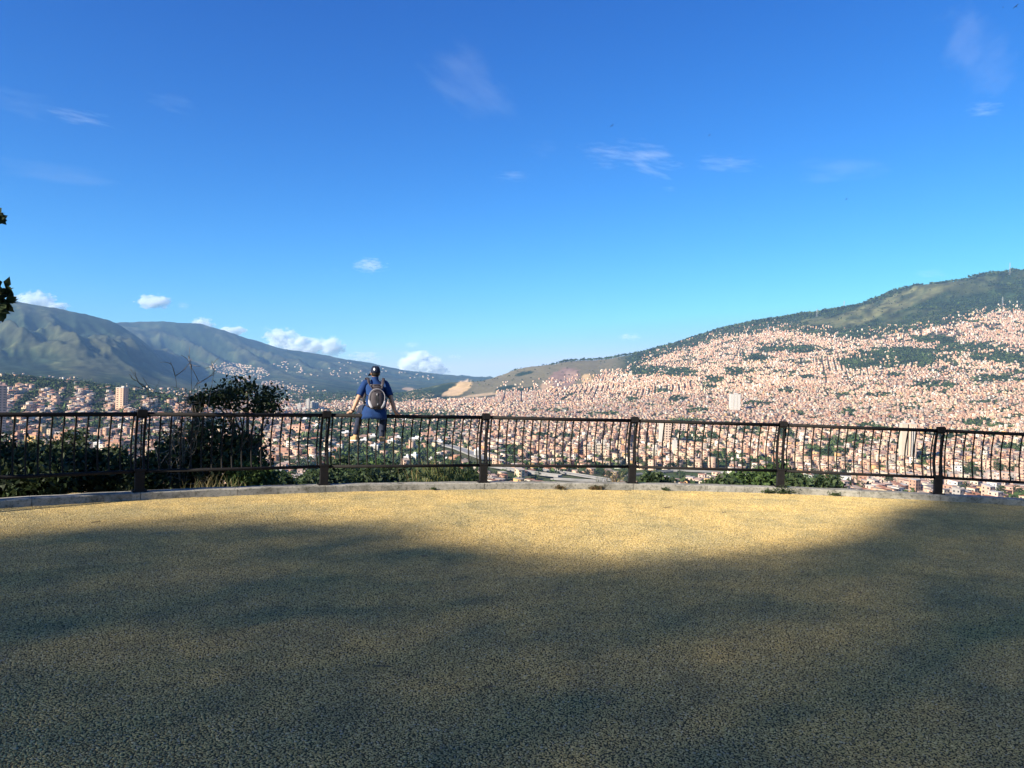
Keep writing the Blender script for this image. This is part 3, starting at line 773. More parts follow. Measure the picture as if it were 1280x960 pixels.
def house_geo(x, y, z, a, w, d, h, wi, ri, shed, detail):
    """arrays of houses -> vertices, quads, face colours"""
    n = len(x); ca, sa = np.cos(a), np.sin(a)
    cw = PW[wi] * np.array([.86, .78, .70]) * rg.uniform(0.88, 1.08, (n, 1)); cr = PRf[ri] * np.array([.86, .78, .70]) * rg.uniform(0.75, 1.15, (n, 1))
    sx = np.array([-1, 1, 1, -1]) * 0.5; sy = np.array([-1, -1, 1, 1]) * 0.5
    def world(lx, ly, lz):
        return np.stack([x[:, None] + ca[:, None] * lx - sa[:, None] * ly, y[:, None] + sa[:, None] * lx + ca[:, None] * ly, z[:, None] + lz], -1)
    lx = w[:, None] * sx; ly = d[:, None] * sy
    bot = world(lx, ly, np.full((n, 4), -1.6))
    tilt = shed[:, None] * np.array([0, 0, 1, 1])
    top = world(lx, ly, h[:, None] + tilt)
    # roof sheet a little larger than the walls
    rf = world(lx * 1.10, ly * 1.08, h[:, None] + tilt + 0.12)
    Vs = np.concatenate([bot, top, rf], 1)                     # n,12,3
    q = np.array([(0, 1, 5, 4), (1, 2, 6, 5), (2, 3, 7, 6), (3, 0, 4, 7), (8, 9, 10, 11)])
    F = (q[None] + (np.arange(n) * 12)[:, None, None]).reshape(-1, 4)
    C = np.concatenate([np.repeat(cw[:, None], 4, 1), cr[:, None]], 1).reshape(-1, 3)
    V = Vs.reshape(-1, 3)
    vs = [V]; fs = [F]; cs = [C]; off = len(V)
    # windows and doors: dark openings on the side walls that can be seen
    for st in range(4):
        for fx in (-0.27, 0.24):
            for side in (0, 1):
                sel = np.nonzero(detail & (h > st * 2.7 + 2.4) & (rg.random(n) < 0.8))[0]
                if not len(sel): continue
                m_ = len(sel)
                ww = rg.uniform(0.9, 1.9, m_); zh = rg.uniform(1.1, 1.6, m_); z0 = st * 2.7 + 0.8
                # face nearest the viewer: pick among the two long axes
                wv, dv = w[sel], d[sel]
                if side == 0:
                    yy = np.where(ca[sel] > 0, -1, 1) * (dv / 2 + 0.12); xx = fx * wv
                    P = [(xx - ww / 2, yy, z0), (xx + ww / 2, yy, z0), (xx + ww / 2, yy, z0 + zh), (xx - ww / 2, yy, z0 + zh)]
                else:
                    xx = np.where(sa[sel] > 0, -1, 1) * (wv / 2 + 0.12); yy = fx * dv
                    P = [(xx, yy - ww / 2, z0), (xx, yy + ww / 2, z0), (xx, yy + ww / 2, z0 + zh), (xx, yy - ww / 2, z0 + zh)]
                pts_ = []
                for lx_, ly_, lz_ in P:
                    pts_.append(np.stack([x[sel] + ca[sel] * lx_ - sa[sel] * ly_, y[sel] + sa[sel] * lx_ + ca[sel] * ly_, z[sel] + lz_ + 0 * lx_], -1))
                Q = np.stack(pts_, 1).reshape(-1, 3)
                vs.append(Q); fs.append(np.arange(m_ * 4).reshape(-1, 4) + off); off += len(Q)
                cs.append(np.tile(np.array([[0.045, 0.04, 0.04]]), (m_, 1)) * rg.uniform(0.6, 1.8, (m_, 1)))
    return np.concatenate(vs), np.concatenate(fs), np.concatenate(cs)
hi = np.nonzero(is_house)[0]
N = len(hi)
st = rg.choice([1, 2, 3, 4], N, p=[.46, .42, .10, .02])
H = st * 2.6 + rg.uniform(0.1, .8, N)
wi = rg.choice(8, N, p=[.07, .22, .29, .19, .14, .06, .02, .01]); ri = rg.choice(5, N, p=[.20, .34, .18, .07, .21])
shed = rg.uniform(0.0, 1.6, N) * np.where(rg.random(N) < 0.7, 1, 0)
Wd = hw[hi] * rg.uniform(0.93, 1.03, N); Dd = hd[hi] * rg.uniform(0.72, 1.0, N)
Hx, Hy, Hz, Ha = hx[hi], hy[hi], hz[hi], ha[hi]
tx, ty = proj(np.stack([Hx, Hy, Hz + H], -1))
# the ~300 that show largest become houses of their own
vis = (ty < np.interp(tx, *KERB_LINE) - 5) & (tx > 4) & (tx < 1276) & ~((tx < 345) & (ty > 520))
order = np.argsort(np.where(vis, Hy, 1e9))[:290]
own = np.zeros(N, bool); own[order] = True
far = ~own
print('houses', N, 'city trees', int(is_tree.sum()))
V, F, C = house_geo(Hx[far], Hy[far], Hz[far], Ha[far], Wd[far], Dd[far], H[far], wi[far], ri[far], shed[far], Hy[far] < 2300)
ch_ = mobj('hillside_houses', npmesh('hillside_houses', V, [F], [M_CITY], fcol=C))
tag(ch_, 'dense mass of small brick and plaster houses covering the slopes', 'houses', kind='stuff')

PXS = [(-1e9, 'leftmost fence bay'), (170, 'bay of dark shrubs'), (405, 'bay under the person'), (607, 'first bay past the person'),
       (790, 'second bay past the person'), (978, 'third bay past the person'), (1168, 'shaded end bay')]
def bay(px):
    s = PXS[0][1]
    for x, nm in PXS:
        if px >= x: s = nm
    return s
def level(px, py):
    k = np.interp(px, *KERB_LINE); e = [0, 170, 405, 607, 790, 978, 1168, 1280]
    i = max(0, min(6, int(np.searchsorted(e, px)) - 1)); f = (px - e[i]) / (e[i + 1] - e[i])
    return ('low' if py > k - 24 else 'high') + ' ' + ('left' if f < .33 else 'centre' if f < .67 else 'right') + ' in the'
SW = {1: 'single storey', 2: 'two storey', 3: 'three storey', 4: 'four storey'}
def wall_mat(c, nm):
    return mat_noise(nm, tuple(c * 0.68), tuple(c * 0.88), 1.5, 0.9)
MW = [wall_mat(PW[k], 'wall_' + WNAMES[k].replace(' ', '_')) for k in range(8)]
MR = [wall_mat(PRf[k], 'roof_' + RNAMES[k].replace(' ', '_')) for k in range(5)]
for k in order:
    root = empty('house', (Hx[k], Hy[k], Hz[k]), Ha[k])
    mb = MB(); w, d, h, sh = Wd[k], Dd[k], H[k], shed[k]
    mb.add([(-w/2, -d/2, -3), (w/2, -d/2, -3), (w/2, d/2, -3), (-w/2, d/2, -3), (-w/2, -d/2, h), (w/2, -d/2, h), (w/2, d/2, h + sh), (-w/2, d/2, h + sh)],
           [(0, 1, 5, 4), (1, 2, 6, 5), (2, 3, 7, 6), (3, 0, 4, 7), (4, 5, 6, 7)])
    wall = mb.obj('wall', MW[wi[k]], root)
    mb = MB()
    o = 1.09
    mb.add([(-w/2*o, -d/2*o, h + .03 - .04*sh), (w/2*o, -d/2*o, h + .03 - .04*sh), (w/2*o, d/2*o, h + sh*1.04 + .03), (-w/2*o, d/2*o, h + sh*1.04 + .03),
            (-w/2*o, -d/2*o, h + .25 - .04*sh), (w/2*o, -d/2*o, h + .25 - .04*sh), (w/2*o, d/2*o, h + sh*1.04 + .25), (-w/2*o, d/2*o, h + sh*1.04 + .25)],
           [(0, 1, 5, 4), (1, 2, 6, 5), (2, 3, 7, 6), (3, 0, 4, 7), (4, 5, 6, 7), (3, 2, 1, 0)])
    if ri[k] == 4: mb.box((w * .2, d * .15, h + 1.0), (1.6, 1.6, 1.6))
    mb.obj('roof', MR[ri[k]], root)
    mb = MB()
    for s_ in range(st[k]):
        for fx in (-.28, .24):
            ww = random.uniform(.8, 1.5)
            sg = -1 if math.cos(Ha[k]) > 0 else 1
            mb.box((fx * w, sg * (d / 2), s_ * 2.7 + 1.5), (ww, 0.16, 1.3))
            sg = -1 if math.sin(Ha[k]) > 0 else 1
            mb.box((sg * (w / 2), fx * d, s_ * 2.7 + 1.5), (0.16, ww, 1.3))
    wo = mb.obj('window', M_GLASS, root); wo['kind'] = 'stuff'
    lb = f"{SW[st[k]]} {WNAMES[wi[k]]} house, {RNAMES[ri[k]]} roof, {level(tx[k], gy[hi][k])} {bay(tx[k])}"
    tag(root, lb, 'house', 'houses ' + level(tx[k], gy[hi][k]) + ' ' + bay(tx[k]))
# ================================================================== trees of the valley and slopes
def leafquads(C, size, rg, cols):
    """one bent leaf (two triangles as a quad) per centre"""
    n = len(C)
    a = rg.normal(size=(n, 3)); a /= np.linalg.norm(a, axis=1)[:, None]
    b = rg.normal(size=(n, 3)); b -= (a * b).sum(1)[:, None] * a; b /= np.linalg.norm(b, axis=1)[:, None]
    s = (size * rg.uniform(0.6, 1.3, n))[:, None]
    k = np.cross(a, b) * s * 0.18
    V = np.stack([C - a * s, C - b * s * 0.5 + k, C + a * s, C + b * s * 0.5 + k], 1).reshape(-1, 3)
    return V, np.arange(4 * n).reshape(-1, 4), cols
def clump_cloud(rg, n_cl, per, rad, cr, flat=1.0):
    """clump centres spread through an ellipsoid shell, then leaf points round each"""
    d = rg.normal(size=(n_cl, 3)); d /= np.linalg.norm(d, axis=1)[:, None]
    r = rg.uniform(0.35, 1.0, n_cl) ** 0.6
    c = d * r[:, None] * np.array(rad)
    k = np.repeat(np.arange(n_cl), per)
    P = c[k] + rg.normal(size=(len(k), 3)) * cr * np.array([1, 1, 0.7 * flat])
    return c, P, k
GREENS = np.array([(0.035, 0.058, 0.020), (0.050, 0.080, 0.026), (0.070, 0.095, 0.032), (0.045, 0.060, 0.028)])
# city trees, thousands: one mass
ti = np.nonzero(is_tree)[0]
TXp, TYp = hx[ti] + rg.uniform(-2, 2, len(ti)), hy[ti] + rg.uniform(-2, 2, len(ti))
TZp = terr(TXp, TYp); tgx, tgy = gx[ti], gy[ti]
tvis = (tgy < np.interp(tgx, *KERB_LINE) - 2) & (tgx > 4) & (tgx < 1276) & ~((tgx < 345) & (tgy > 520))
torder = np.argsort(np.where(tvis, TYp, 1e9))[:230]
town = np.zeros(len(ti), bool); town[torder] = True
# woods on the upper right mountain, on the centre hill and along the skyline
ux, uy = [], []
cand = np.stack([rg.uniform(-0.1, 0.72, 90000), rg.uniform(2500, 4350, 90000)], -1)
cx_, cy_ = cand[:, 0] * cand[:, 1], cand[:, 1]
cz_ = terr(cx_, cy_); cpx_, cpy_ = proj(np.stack([cx_, cy_, cz_], -1))
m1 = fbm(cx_ / 420 + 3, cy_ / 420, 5) * 1.2 + fbm(cx_ / 90, cy_ / 90 + 7, 4) * 0.8 - 0.5 * (ridged((cx_ + 0.5 * cy_) / 700, (cy_ - 0.4 * cx_) / 1300 + 8, 5) - 0.5)
ab = topline(cpx_) - cpy_
grassy = np.maximum(ell(cpx_, cpy_, 1105, 384, 120, 13, -0.35), ell(cpx_, cpy_, 990, 408, 60, 6, -.2))
pr = np.where(m1 > -0.12, 0.42, 0.05) * np.where(grassy > 0.1, 0.10, 1)
pr = np.where(cpx_ < 790, 0.010, pr)
pr = np.where((cpx_ > 640) & (cy_ > 4120) & (cy_ < 4240), np.maximum(pr, np.where(fbm(cx_ / 60, cy_ / 60, 2) > -0.05, 0.6, 0.1)), pr)
sel = (ab > np.where(cpx_ < 790, 6, 1)) & (cpx_ > 585) & (cpx_ < 1345) & (rg.random(len(cx_)) < pr) & (cy_ < 4260)
fx, fy, fz = cx_[sel], cy_[sel], cz_[sel]
# crest line of the left woods above the rows of houses
lx = rg.uniform(-0.72, -0.36, 2600) * 1700; lY = rg.uniform(1540, 1820, 2600); lX = lx / 1700 * lY
AX = np.concatenate([TXp[~town], fx, lX]); AY = np.concatenate([TYp[~town], fy, lY]); AZ = np.concatenate([TZp[~town], fz, terr(lX, lY)])
NT = len(AX); LF = 7
rad = rg.uniform(2.6, 4.6, NT)
rad = np.where((AY > 4100) & (AX > 0), rad * rg.uniform(1.1, 2.1, NT), rad); hgt = rad * rg.uniform(0.9, 1.3, NT)
d = rg.normal(size=(NT, LF, 3)); d /= np.linalg.norm(d, axis=2)[..., None]
d[..., 2] = np.abs(d[..., 2]) * 1.1 - 0.25
P = np.stack([AX, AY, AZ + hgt * 0.75], -1)[:, None] + d * rad[:, None, None] * rg.uniform(0.35, 0.9, (NT, LF, 1))
col = GREENS[rg.integers(0, 4, NT)] * rg.uniform(0.6, 1.25, (NT, 1)) * np.clip(1 + 1.3 * fbm(AX / 75, AY / 75, 3), .45, 1.9)[:, None]
col = np.repeat(col, LF, 0) * rg.uniform(0.75, 1.25, (NT * LF, 1))
V, F, C = leafquads(P.reshape(-1, 3), np.repeat(rad * 0.76, LF), rg, col)
wo = mobj('far_trees', npmesh('far_trees', V, [F], [M_FARLEAF], fcol=C))
tag(wo, 'dark green trees scattered among the houses and over the mountain', 'trees', kind='stuff')
print('far trees', NT)

# trees of their own -----------------------------------------------------
def limb(mb, p0, p1, r0, r1, rg, n=5, sag=0.08, sides=6):
    p0 = np.array(p0, float); p1 = np.array(p1, float); L = np.linalg.norm(p1 - p0)
    t = np.linspace(0, 1, n)[:, None]
    P = p0 + (p1 - p0) * t + np.sin(t * math.pi) * rg.normal(size=3) * L * sag
    mb.tube(P, np.linspace(r0, r1, n), sides, cap=False)
    return P
def tree_meshes(seed, H, rad, tr, n_cl, per, cr, leaf, greens=GREENS, clear=0.35, limbs=None, bark=None):
    """trunk with limbs, crown of leaves; origin at the foot"""
    rg = np.random.default_rng(seed)
    cen = np.array([rg.normal(0, .05) * H, rg.normal(0, .05) * H, H - rad[2] * 0.95])
    c, P, k = clump_cloud(rg, n_cl, per, rad, cr)
    c = c + cen; P = P + cen
    mb = MB()
    top = cen + (0, 0, rad[2] * 0.35)
    n = 8; t = np.linspace(0, 1, n)[:, None]
    path = np.array([0, 0, -0.4]) + (top - np.array([0, 0, -0.4])) * t + np.sin(t * 3) * rg.normal(size=3) * H * 0.02
    mb.tube(path, tr * np.linspace(1.15, 0.3, n), 8, cap=False)
    nl = n_cl if limbs is None else limbs
    for q in rg.permutation(n_cl)[:nl]:
        s = path[int(n * rg.uniform(clear, 0.85))]
        limb(mb, s, c[q], tr * 0.42, tr * 0.08, rg, sides=5)
    tone = rg.uniform(0.75, 1.3, n_cl)
    col = greens[rg.integers(0, len(greens), len(P))] * (tone[k] * rg.uniform(0.75, 1.25, len(P)))[:, None]
    V, F, C = leafquads(P, np.full(len(P), leaf), rg, col)
    return mb.mesh('trunk', bark or M_BARK), npmesh('crown', V, [F], [M_LEAF], fcol=C)
variants = [tree_meshes(50 + k, 8.0, (3.4 + .4 * k % 1, 3.4, 3.0), 0.22, 16, 16, 0.8, 0.62, GREENS[[k % 4, (k + 1) % 4]], limbs=8) for k in range(5)]
kinds = ['rounded tree', 'spreading tree', 'pale tree', 'dull tree', 'bushy tree']
def own_tree(x, y, z, s, k, label, group):
    root = empty('tree', (x, y, z), random.uniform(0, 6.28)); root.scale = (s, s, s * random.uniform(.85, 1.15))
    mobj('trunk', variants[k][0], root); mobj('crown', variants[k][1], root)
    tag(root, label, 'tree', group); return root
for q in torder:
    k = random.randrange(5); s = random.uniform(0.75, 1.25)
    gpos = level(tgx[q], tgy[q]) + ' ' + bay(tgx[q])
    j = np.argmin((Hx[order] - TXp[q]) ** 2 + (Hy[order] - TYp[q]) ** 2)
    own_tree(TXp[q], TYp[q], TZp[q], s, k, f"{'tall' if s > 1.05 else 'low'} {kinds[k]} by a {WNAMES[wi[order[j]]].split()[-1]} house {gpos}", 'trees ' + gpos)
# ================================================================== landmarks of the city
def tower(name, px, pyb, wpx, hpx, col, label, rz=0.0, depth=1.0, cat='tower', stripes=True, group=None, roofc=(0.4, 0.38, 0.35), floors=None):
    p = hit(px, pyb); s = p.y / FPX
    w, h, d = wpx * s, hpx * s, wpx * s * depth
    root = empty(name, p, rz)
    m = mat_noise(name + '_wall', tuple(np.array(col) * .88), tuple(np.array(col) * 1.05), 0.2, 0.85)
    mb = MB(); mb.box((0, 0, h / 2 - 4), (w, d, h + 8)); mb.obj('wall', m, root)
    mb = MB(); mb.box((0, 0, h + .5), (w * 1.02, d * 1.02, 1.0)); mb.box((w * .1, d * .1, h + 2), (w * .35, d * .35, 3))
    mb.obj('roof', mat_noise(name + '_roof', roofc, tuple(np.array(roofc) * 1.15), .2, .9), root)
    if stripes:
        nf = floors or max(2, int(h / 3.2)); nw = max(2, int(w / 5)); mb = MB()
        for f in range(nf):
            z = (f + .55) * h / nf
            for q in range(nw):
                x = (q + .5) / nw * w - w / 2
                mb.box((x, -d / 2, z), (w / nw * .5, .3, h / nf * .42))
                mb.box((w / 2, (q + .5) / nw * d - d / 2, z), (.3, d / nw * .5, h / nf * .42))
                mb.box((-w / 2, (q + .5) / nw * d - d / 2, z), (.3, d / nw * .5, h / nf * .42))
        wo = mb.obj('window', M_GLASS, root); wo['kind'] = 'stuff'
    tag(root, label, cat, group); return root
CREAM = (0.50, 0.44, 0.34); WHITE = (0.52, 0.49, 0.44); TAN = (0.55, 0.42, 0.32); BRICK = (0.48, 0.29, 0.20)
t = tower('apartment_tower', 918, 515, 12.5, 22, WHITE, 'pale slab tower standing alone above the fence on the right hillside', depth=.5, stripes=False)
# its three bays are marked by two shallow vertical grooves
mb = MB()
s = t.location.y / FPX
for q in (-.17, .17): mb.box((q * 12.5 * s, -12.5 * s * .25, 11 * s), (.09 * 12.5 * s, .4, 21 * s))
mb.obj('facade_groove', mat_noise('groove', (.42, .38, .32), (.5, .46, .38), .2, .9), t)
tower('apartment_tower', 1128, 577, 7, 47, CREAM, 'tall cream tower behind the third bay past the person', depth=1.1, stripes=False)
t = tower('apartment_tower', 1139, 577, 8, 47, TAN, 'tall dark fronted tower with pale vertical ribs beside the cream tower', depth=.9, stripes=False)
s = t.location.y / FPX; mb = MB()
mb.box((-.08 * 8 * s, -.45 * 8 * s, 20 * s), (.62 * 8 * s, .5, 38 * s)); mb.obj('window_strip', M_GLASS, t)
mb = MB()
for q in (-.2, .12): mb.box((q * 8 * s, -.45 * 8 * s - .5, 22 * s), (.1 * 8 * s, .8, 43 * s))
mb.obj('rib', mat_noise('rib_white', WHITE, WHITE, 1, .8), t)
tower('apartment_tower', 826, 556, 5, 27, WHITE, 'slim white tower beside a tan tower, second bay past the person', depth=1, stripes=False)
tower('apartment_tower', 834, 556, 7.5, 27, TAN, 'tan tower right beside the slim white tower', depth=1, stripes=True)
tower('apartment_block', 852, 541, 8, 11, (0.6, .45, .38), 'pinkish block to the right of the tan tower', depth=.8)
tower('apartment_block', 843, 567, 5, 16, WHITE, 'narrow white block below the tan tower', depth=1, stripes=False)
tower('apartment_block', 818, 576, 6, 14, CREAM, 'cream block low in the second bay past the person', depth=1)
tower('apartment_tower', 2, 540, 9, 58, (0.20, 0.17, 0.17), 'tower with walls coloured dark for shade, cut off by the left edge of the picture', depth=1.0, rz=0.5, roofc=(0.55, .36, .28))  # wall colour carries the dark of its shaded right face
tower('apartment_tower', 152, 512, 10.5, 27, (0.60, .40, .27), 'orange brick tower rising above the rail by the second post', depth=.9, rz=-.2)
k_lab = ['short', 'tallest', 'second tallest', 'stepped', 'broad low']
for k, (x, w, h, yb) in enumerate(((374, 4.5, 9, 514), (384.5, 4.2, 14.5, 514), (390.5, 4.6, 12, 514), (396, 4.6, 11, 514), (380, 5, 5, 515), (358, 9, 4, 514), (367, 6, 4.5, 514), (403, 5, 4, 514))):
    tower('apartment_tower', x, yb, w, h, WHITE, ['short white tower at the left of the far cluster', 'tallest white tower of the far cluster left of the person', 'second white tower of the far cluster, beside the tallest',
          'third white tower of the far cluster, nearest the post', 'low white block at the foot of the far cluster', 'long white block beside the shrub crown in the distance', 'small white block between long block and far towers', 'white block right behind the post cap'][k],
          depth=.8, group='white towers in the distance', stripes=k < 4)
i = 0
for x, yb, w, h in ((736, 567, 4, 11), (742, 570, 4, 13), (748, 571, 4.2, 16), (754, 571, 4.2, 16), (760, 572, 4.2, 14), (744, 559, 4, 7), (756, 558, 4, 7)):
    tower('apartment_block', x, yb, w, h, CREAM, ['leftmost', 'second', 'third', 'fourth', 'rightmost', 'rear left', 'rear right'][i] + ' block of the cream housing estate in the first bay past the person', depth=.9, group='cream housing estate', stripes=True)
    i += 1
halls = [(455, 556, 9, 6, WHITE, 'white hall just right of the left shoe'), (468, 563, 10, 6, WHITE, 'white hall below and between the two shoes'), (466, 550, 8, 5, WHITE, 'white hall between the shins'),
         (489, 556, 8, 5, WHITE, 'white hall just right of the right shoe'), (497, 551, 7, 4, WHITE, 'small white hall two balusters right of the shoe'), (508, 578, 7, 6, WHITE, 'left of two white cubes above the low rail'),
         (517.5, 577, 7.5, 8, WHITE, 'right of two white cubes above the low rail'), (538, 579, 6.5, 4, WHITE, 'flat white shed on the low rail'), (557, 579, 6, 4, WHITE, 'white shed left of the highway'),
         (597, 572, 8, 9, WHITE, 'white framed building left of the third post'), (425, 563, 7, 8, (.66, .64, .6), 'grey office block right of the second post'), (432, 545, 12, 4, WHITE, 'long pale roof left of the left shoe'),
         (470, 592, 12, 3, WHITE, 'flat white roof among trees under the low rail'), (486, 599, 8, 2, WHITE, 'white roof just above the kerb'), (452, 600, 8, 3, WHITE, 'pale roof near the kerb left of the trees'),
         (520, 552, 14, 4, WHITE, 'long white roof right of the person'), (536, 549, 18, 7, (.60, .38, .28), 'pinkish brick block right of the person'), (548, 556, 12, 4, WHITE, 'white roof behind the grey band of road'),
         (415, 578, 14, 4, (.62, .52, .42), 'cream roof left of the second post low down'), (358, 597, 22, 5, (.58, .33, .2), 'long orange roofed shed low behind the shrubs'), (372, 606, 16, 4, (.6, .42, .3), 'brown roofed shed just over the kerb'),
         (380, 585, 20, 5, WHITE, 'white hall above the green roof'), (352, 572, 22, 8, (.58, .36, .25), 'brick block behind the shrub edge'), (375, 540, 20, 8, (.6, .36, .25), 'brick terrace behind the shrub bay'),
         (42, 552, 14, 8, (.66, .42, .16), 'orange yellow building behind the leftmost bay'), (54, 551, 8, 5, (.7, .5, .2), 'yellow annex beside the orange building'), (76, 553, 12, 9, (.62, .36, .2), 'orange house behind the leftmost bay'),
         (143, 566, 17, 13, (.66, .40, .24), 'orange gabled building near the second post'), (122, 560, 8, 6, WHITE, 'white house left of the orange gabled building'), (20, 548, 8, 4, (.6, .35, .25), 'red roofed house near the left edge'),
         (505, 528, 10, 3, WHITE, 'distant white hall right of the right hand'), (380, 527, 12, 3, WHITE, 'distant white hall in the shrub bay'), (395, 536, 9, 4, WHITE, 'white hall left of the second post')]
for x, yb, w, h, c, lb in halls:
    big = c is WHITE
    tower('warehouse' if big else 'block_building', x, yb, w, h, c, lb, rz=random.uniform(-.25, .25), depth=1.0, cat='hall' if big else 'building', stripes=not big, floors=2, roofc=(.72, .7, .67) if big else (.42, .24, .16))
# the hall with the green curved roof
p = hit(396, 596); s = p.y / FPX
root = empty('market_hall', p, -.1)
mb = MB(); R = []
for x in (-1, 1):
    R.append(np.array([(x * 11 * s, 6 * s * math.cos(a), 2.5 * s + 4.5 * s * math.sin(a)) for a in np.linspace(0, math.pi, 9)] + [(x * 11 * s, -6 * s, 2 * s), (x * 11 * s, 6 * s, 2 * s)]))
mb.rings(R, smooth=False); mb.obj('roof', mat_noise('green_sheet', (.16, .36, .26), (.24, .44, .33), .2, .6), root)
mb = MB(); mb.box((0, 0, .5 * s), (21 * s, 11 * s, 4 * s)); mb.obj('wall', mat_noise('hall_wall', (.6, .58, .54), (.7, .68, .64), .2, .9), root)
tag(root, 'hall with a curved green roof low behind the second post', 'hall')

# roads and the viaduct
def ribbon(name, pts, wid, mat, lift, label, thick=0.0):
    P = [hit(*q) for q in pts]
    Q = []
    for a, b in zip(P[:-1], P[1:]):
        for t in np.linspace(0, 1, 10, endpoint=False): Q.append(a.lerp(b, t))
    Q.append(P[-1]); Q = np.array([q[:] for q in Q])
    if lift < 3: Q[:, 2] = terr(Q[:, 0], Q[:, 1])
    Q[:, 2] += lift
    T = np.gradient(Q, axis=0); T[:, 2] = 0; T /= np.linalg.norm(T, axis=1)[:, None]
    Nn = np.stack([-T[:, 1], T[:, 0], 0 * T[:, 0]], -1) * wid / 2
    up = np.array([0, 0, 1.0])
    mb = MB(); R = [np.array([q - n_ - up * thick, q - n_ + up * 0.9, q - n_ * .94 + up * 0.9, q - n_ * .94, q + n_ * .94, q + n_ * .94 + up * .9, q + n_ + up * .9, q + n_ - up * thick]) for q, n_ in zip(Q, Nn)]
    mb.rings(R, smooth=False)
    o = mb.obj(name, mat, None); tag(o, label, kind='structure'); return o
M_ROAD = mat_noise('pale_concrete_road', (.15, .15, .15), (.27, .26, .25), .05, .9)
for pts_, w_, lift_, th_, lb_ in ROADS: ribbon('road', pts_, w_, M_ROAD, lift_, lb_, th_)

# the little white hill town on the far mountainside, and farms above it
wx = []
rg = np.random.default_rng(5)
for x, y, a, b, n_ in ((300, 463, 38, 8, 230), (350, 482, 22, 5, 50), (385, 488, 24, 6, 34), (420, 470, 40, 9, 24), (325, 478, 30, 5, 50), (455, 462, 40, 8, 18), (520, 470, 30, 4, 14), (360, 460, 20, 8, 25), (60, 474, 50, 4, 40),
                       (430, 497, 28, 3, 60), (395, 503, 50, 3, 90), (500, 499, 12, 3, 30)):
    q = 0
    while q < n_:
        u, v = rg.uniform(-1, 1, 2)
        if u * u + v * v > 1: continue
        h_ = hit(x + a * u, y + b * v + .12 * a * u)
        if h_.y < 9500: wx.append(h_[:])
        q += 1
wx = np.array(wx); n_ = len(wx)
sc_ = np.clip(wx[:, 1] / 4600, 0.6, 1.7)
V, F, C = house_geo(wx[:, 0], wx[:, 1], wx[:, 2], rg.uniform(-.8, .8, n_), 9 * sc_, 9 * sc_, 4.2 * sc_, rg.choice([3, 5, 2], n_, p=[.4, .3, .3]), rg.choice(5, n_), np.ones(n_), np.zeros(n_, bool))
o = mobj('mountain_houses', npmesh('mountain_houses', V, [F], [M_CITY], fcol=C)); tag(o, 'pale houses scattered on the far mountainside', 'houses', kind='stuff')

# masts on the ridges
M_MAST = mat_noise('galvanised_steel', (.35, .35, .36), (.5, .5, .5), .2, .5, metal=.3)
for px, py, hp, lb in ((1262, 343, 15, 'lattice mast on the ridge near the right edge'), (1253, 384, 14, 'lattice mast on the slope under the ridge mast'), (960, 417, 13, 'thin mast standing in the houses at the wood edge'),
                       (1021, 395, 10, 'thin mast on the grassy shoulder of the mountain'), (700, 452, 8, 'small antenna on the centre hill'), (1055, 384, 9, 'small mast on the long ridge'), (93, 484, 8, 'white mast above the left rows of houses')):
    p = hit(px, py + 1); s = p.y / FPX; h = hp * s; w = max(1.6 * s, 2.0)
    mb = MB()
    for a, b in ((-1, -1), (1, -1), (1, 1), (-1, 1)):
        mb.tube([(a * w / 2, b * w / 2, -3), (a * w * .12, b * w * .12, h)], .055 * s, 4)
    for k in range(7):
        z = h * k / 7; ww = w * (1 - .76 * k / 7); z2 = h * (k + 1) / 7; w2 = w * (1 - .76 * (k + 1) / 7)
        for a, b in ((-1, -1), (1, 1)):
            mb.tube([(a * ww / 2, b * ww / 2, z), (-a * w2 / 2, b * w2 / 2, z2)], .04 * s, 4); mb.tube([(a * ww / 2, b * ww / 2, z), (a * w2 / 2, -b * w2 / 2, z2)], .04 * s, 4)
    mb.box((0, 0, h * .88), (w * .9, .3 * s, .3 * s)); mb.box((0, 0, h * .74), (w * 1.1, .3 * s, .3 * s))
    o = mb.obj('lattice_mast', M_MAST, None, p); tag(o, lb, 'mast')

# ================================================================== greenery near the fence
DARKG = np.array([(0.022, 0.036, 0.014), (0.03, 0.048, 0.018), (0.040, 0.055, 0.022)])
MIDG = np.array([(0.05, 0.085, 0.025), (0.07, 0.11, 0.03), (0.04, 0.07, 0.022)])
def near_tree(name, px, py_top, Y, rx_px, seed, label, cat, leaf=0.06, dens=1.0, greens=DARKG, ry=None, clump=None, crk=.26):
    X = unproj(px, 540, Y).x; zt = unproj(px, py_top, Y).z
    zb = hill_pt(X, Y); H = zt - zb; s = Y / FPX
    rx = rx_px * s
    rz_ = min(H * .48, ry * s if ry else rx * 1.1)
    cl = clump or max(10, int(24 * dens)); per = int(70 * dens)
    a, b = tree_meshes(seed, H, (rx, rx * .8, rz_), 0.03 + H * .012, cl, per, rx * crk, leaf, greens, clear=.3, limbs=min(cl, 12))
    root = empty(name, (X, Y, zb)); mobj('trunk', a, root); mobj('crown', b, root)
    tag(root, label, cat); return root
near_tree('tree', 309, 478, 14.6, 46, 301, 'feathery dark tree whose crown tops the fence left of the person', 'tree', 0.045, .85, DARKG * .8, 20, 30, .17)
near_tree('shrub', 262, 530, 14.2, 56, 302, 'dense dark shrub filling the fence bay under the feathery tree', 'shrub', 0.055, 1.6, DARKG, 44)
near_tree('shrub', 318, 548, 15.5, 28, 303, 'dark leafy bush at the shrub bay edge nearest the person', 'shrub', 0.05, 1.0, DARKG, 30)
near_tree('shrub', 322, 582, 13.6, 26, 304, 'low bright green bush at the kerb', 'shrub', 0.045, 1.2, MIDG, 16)
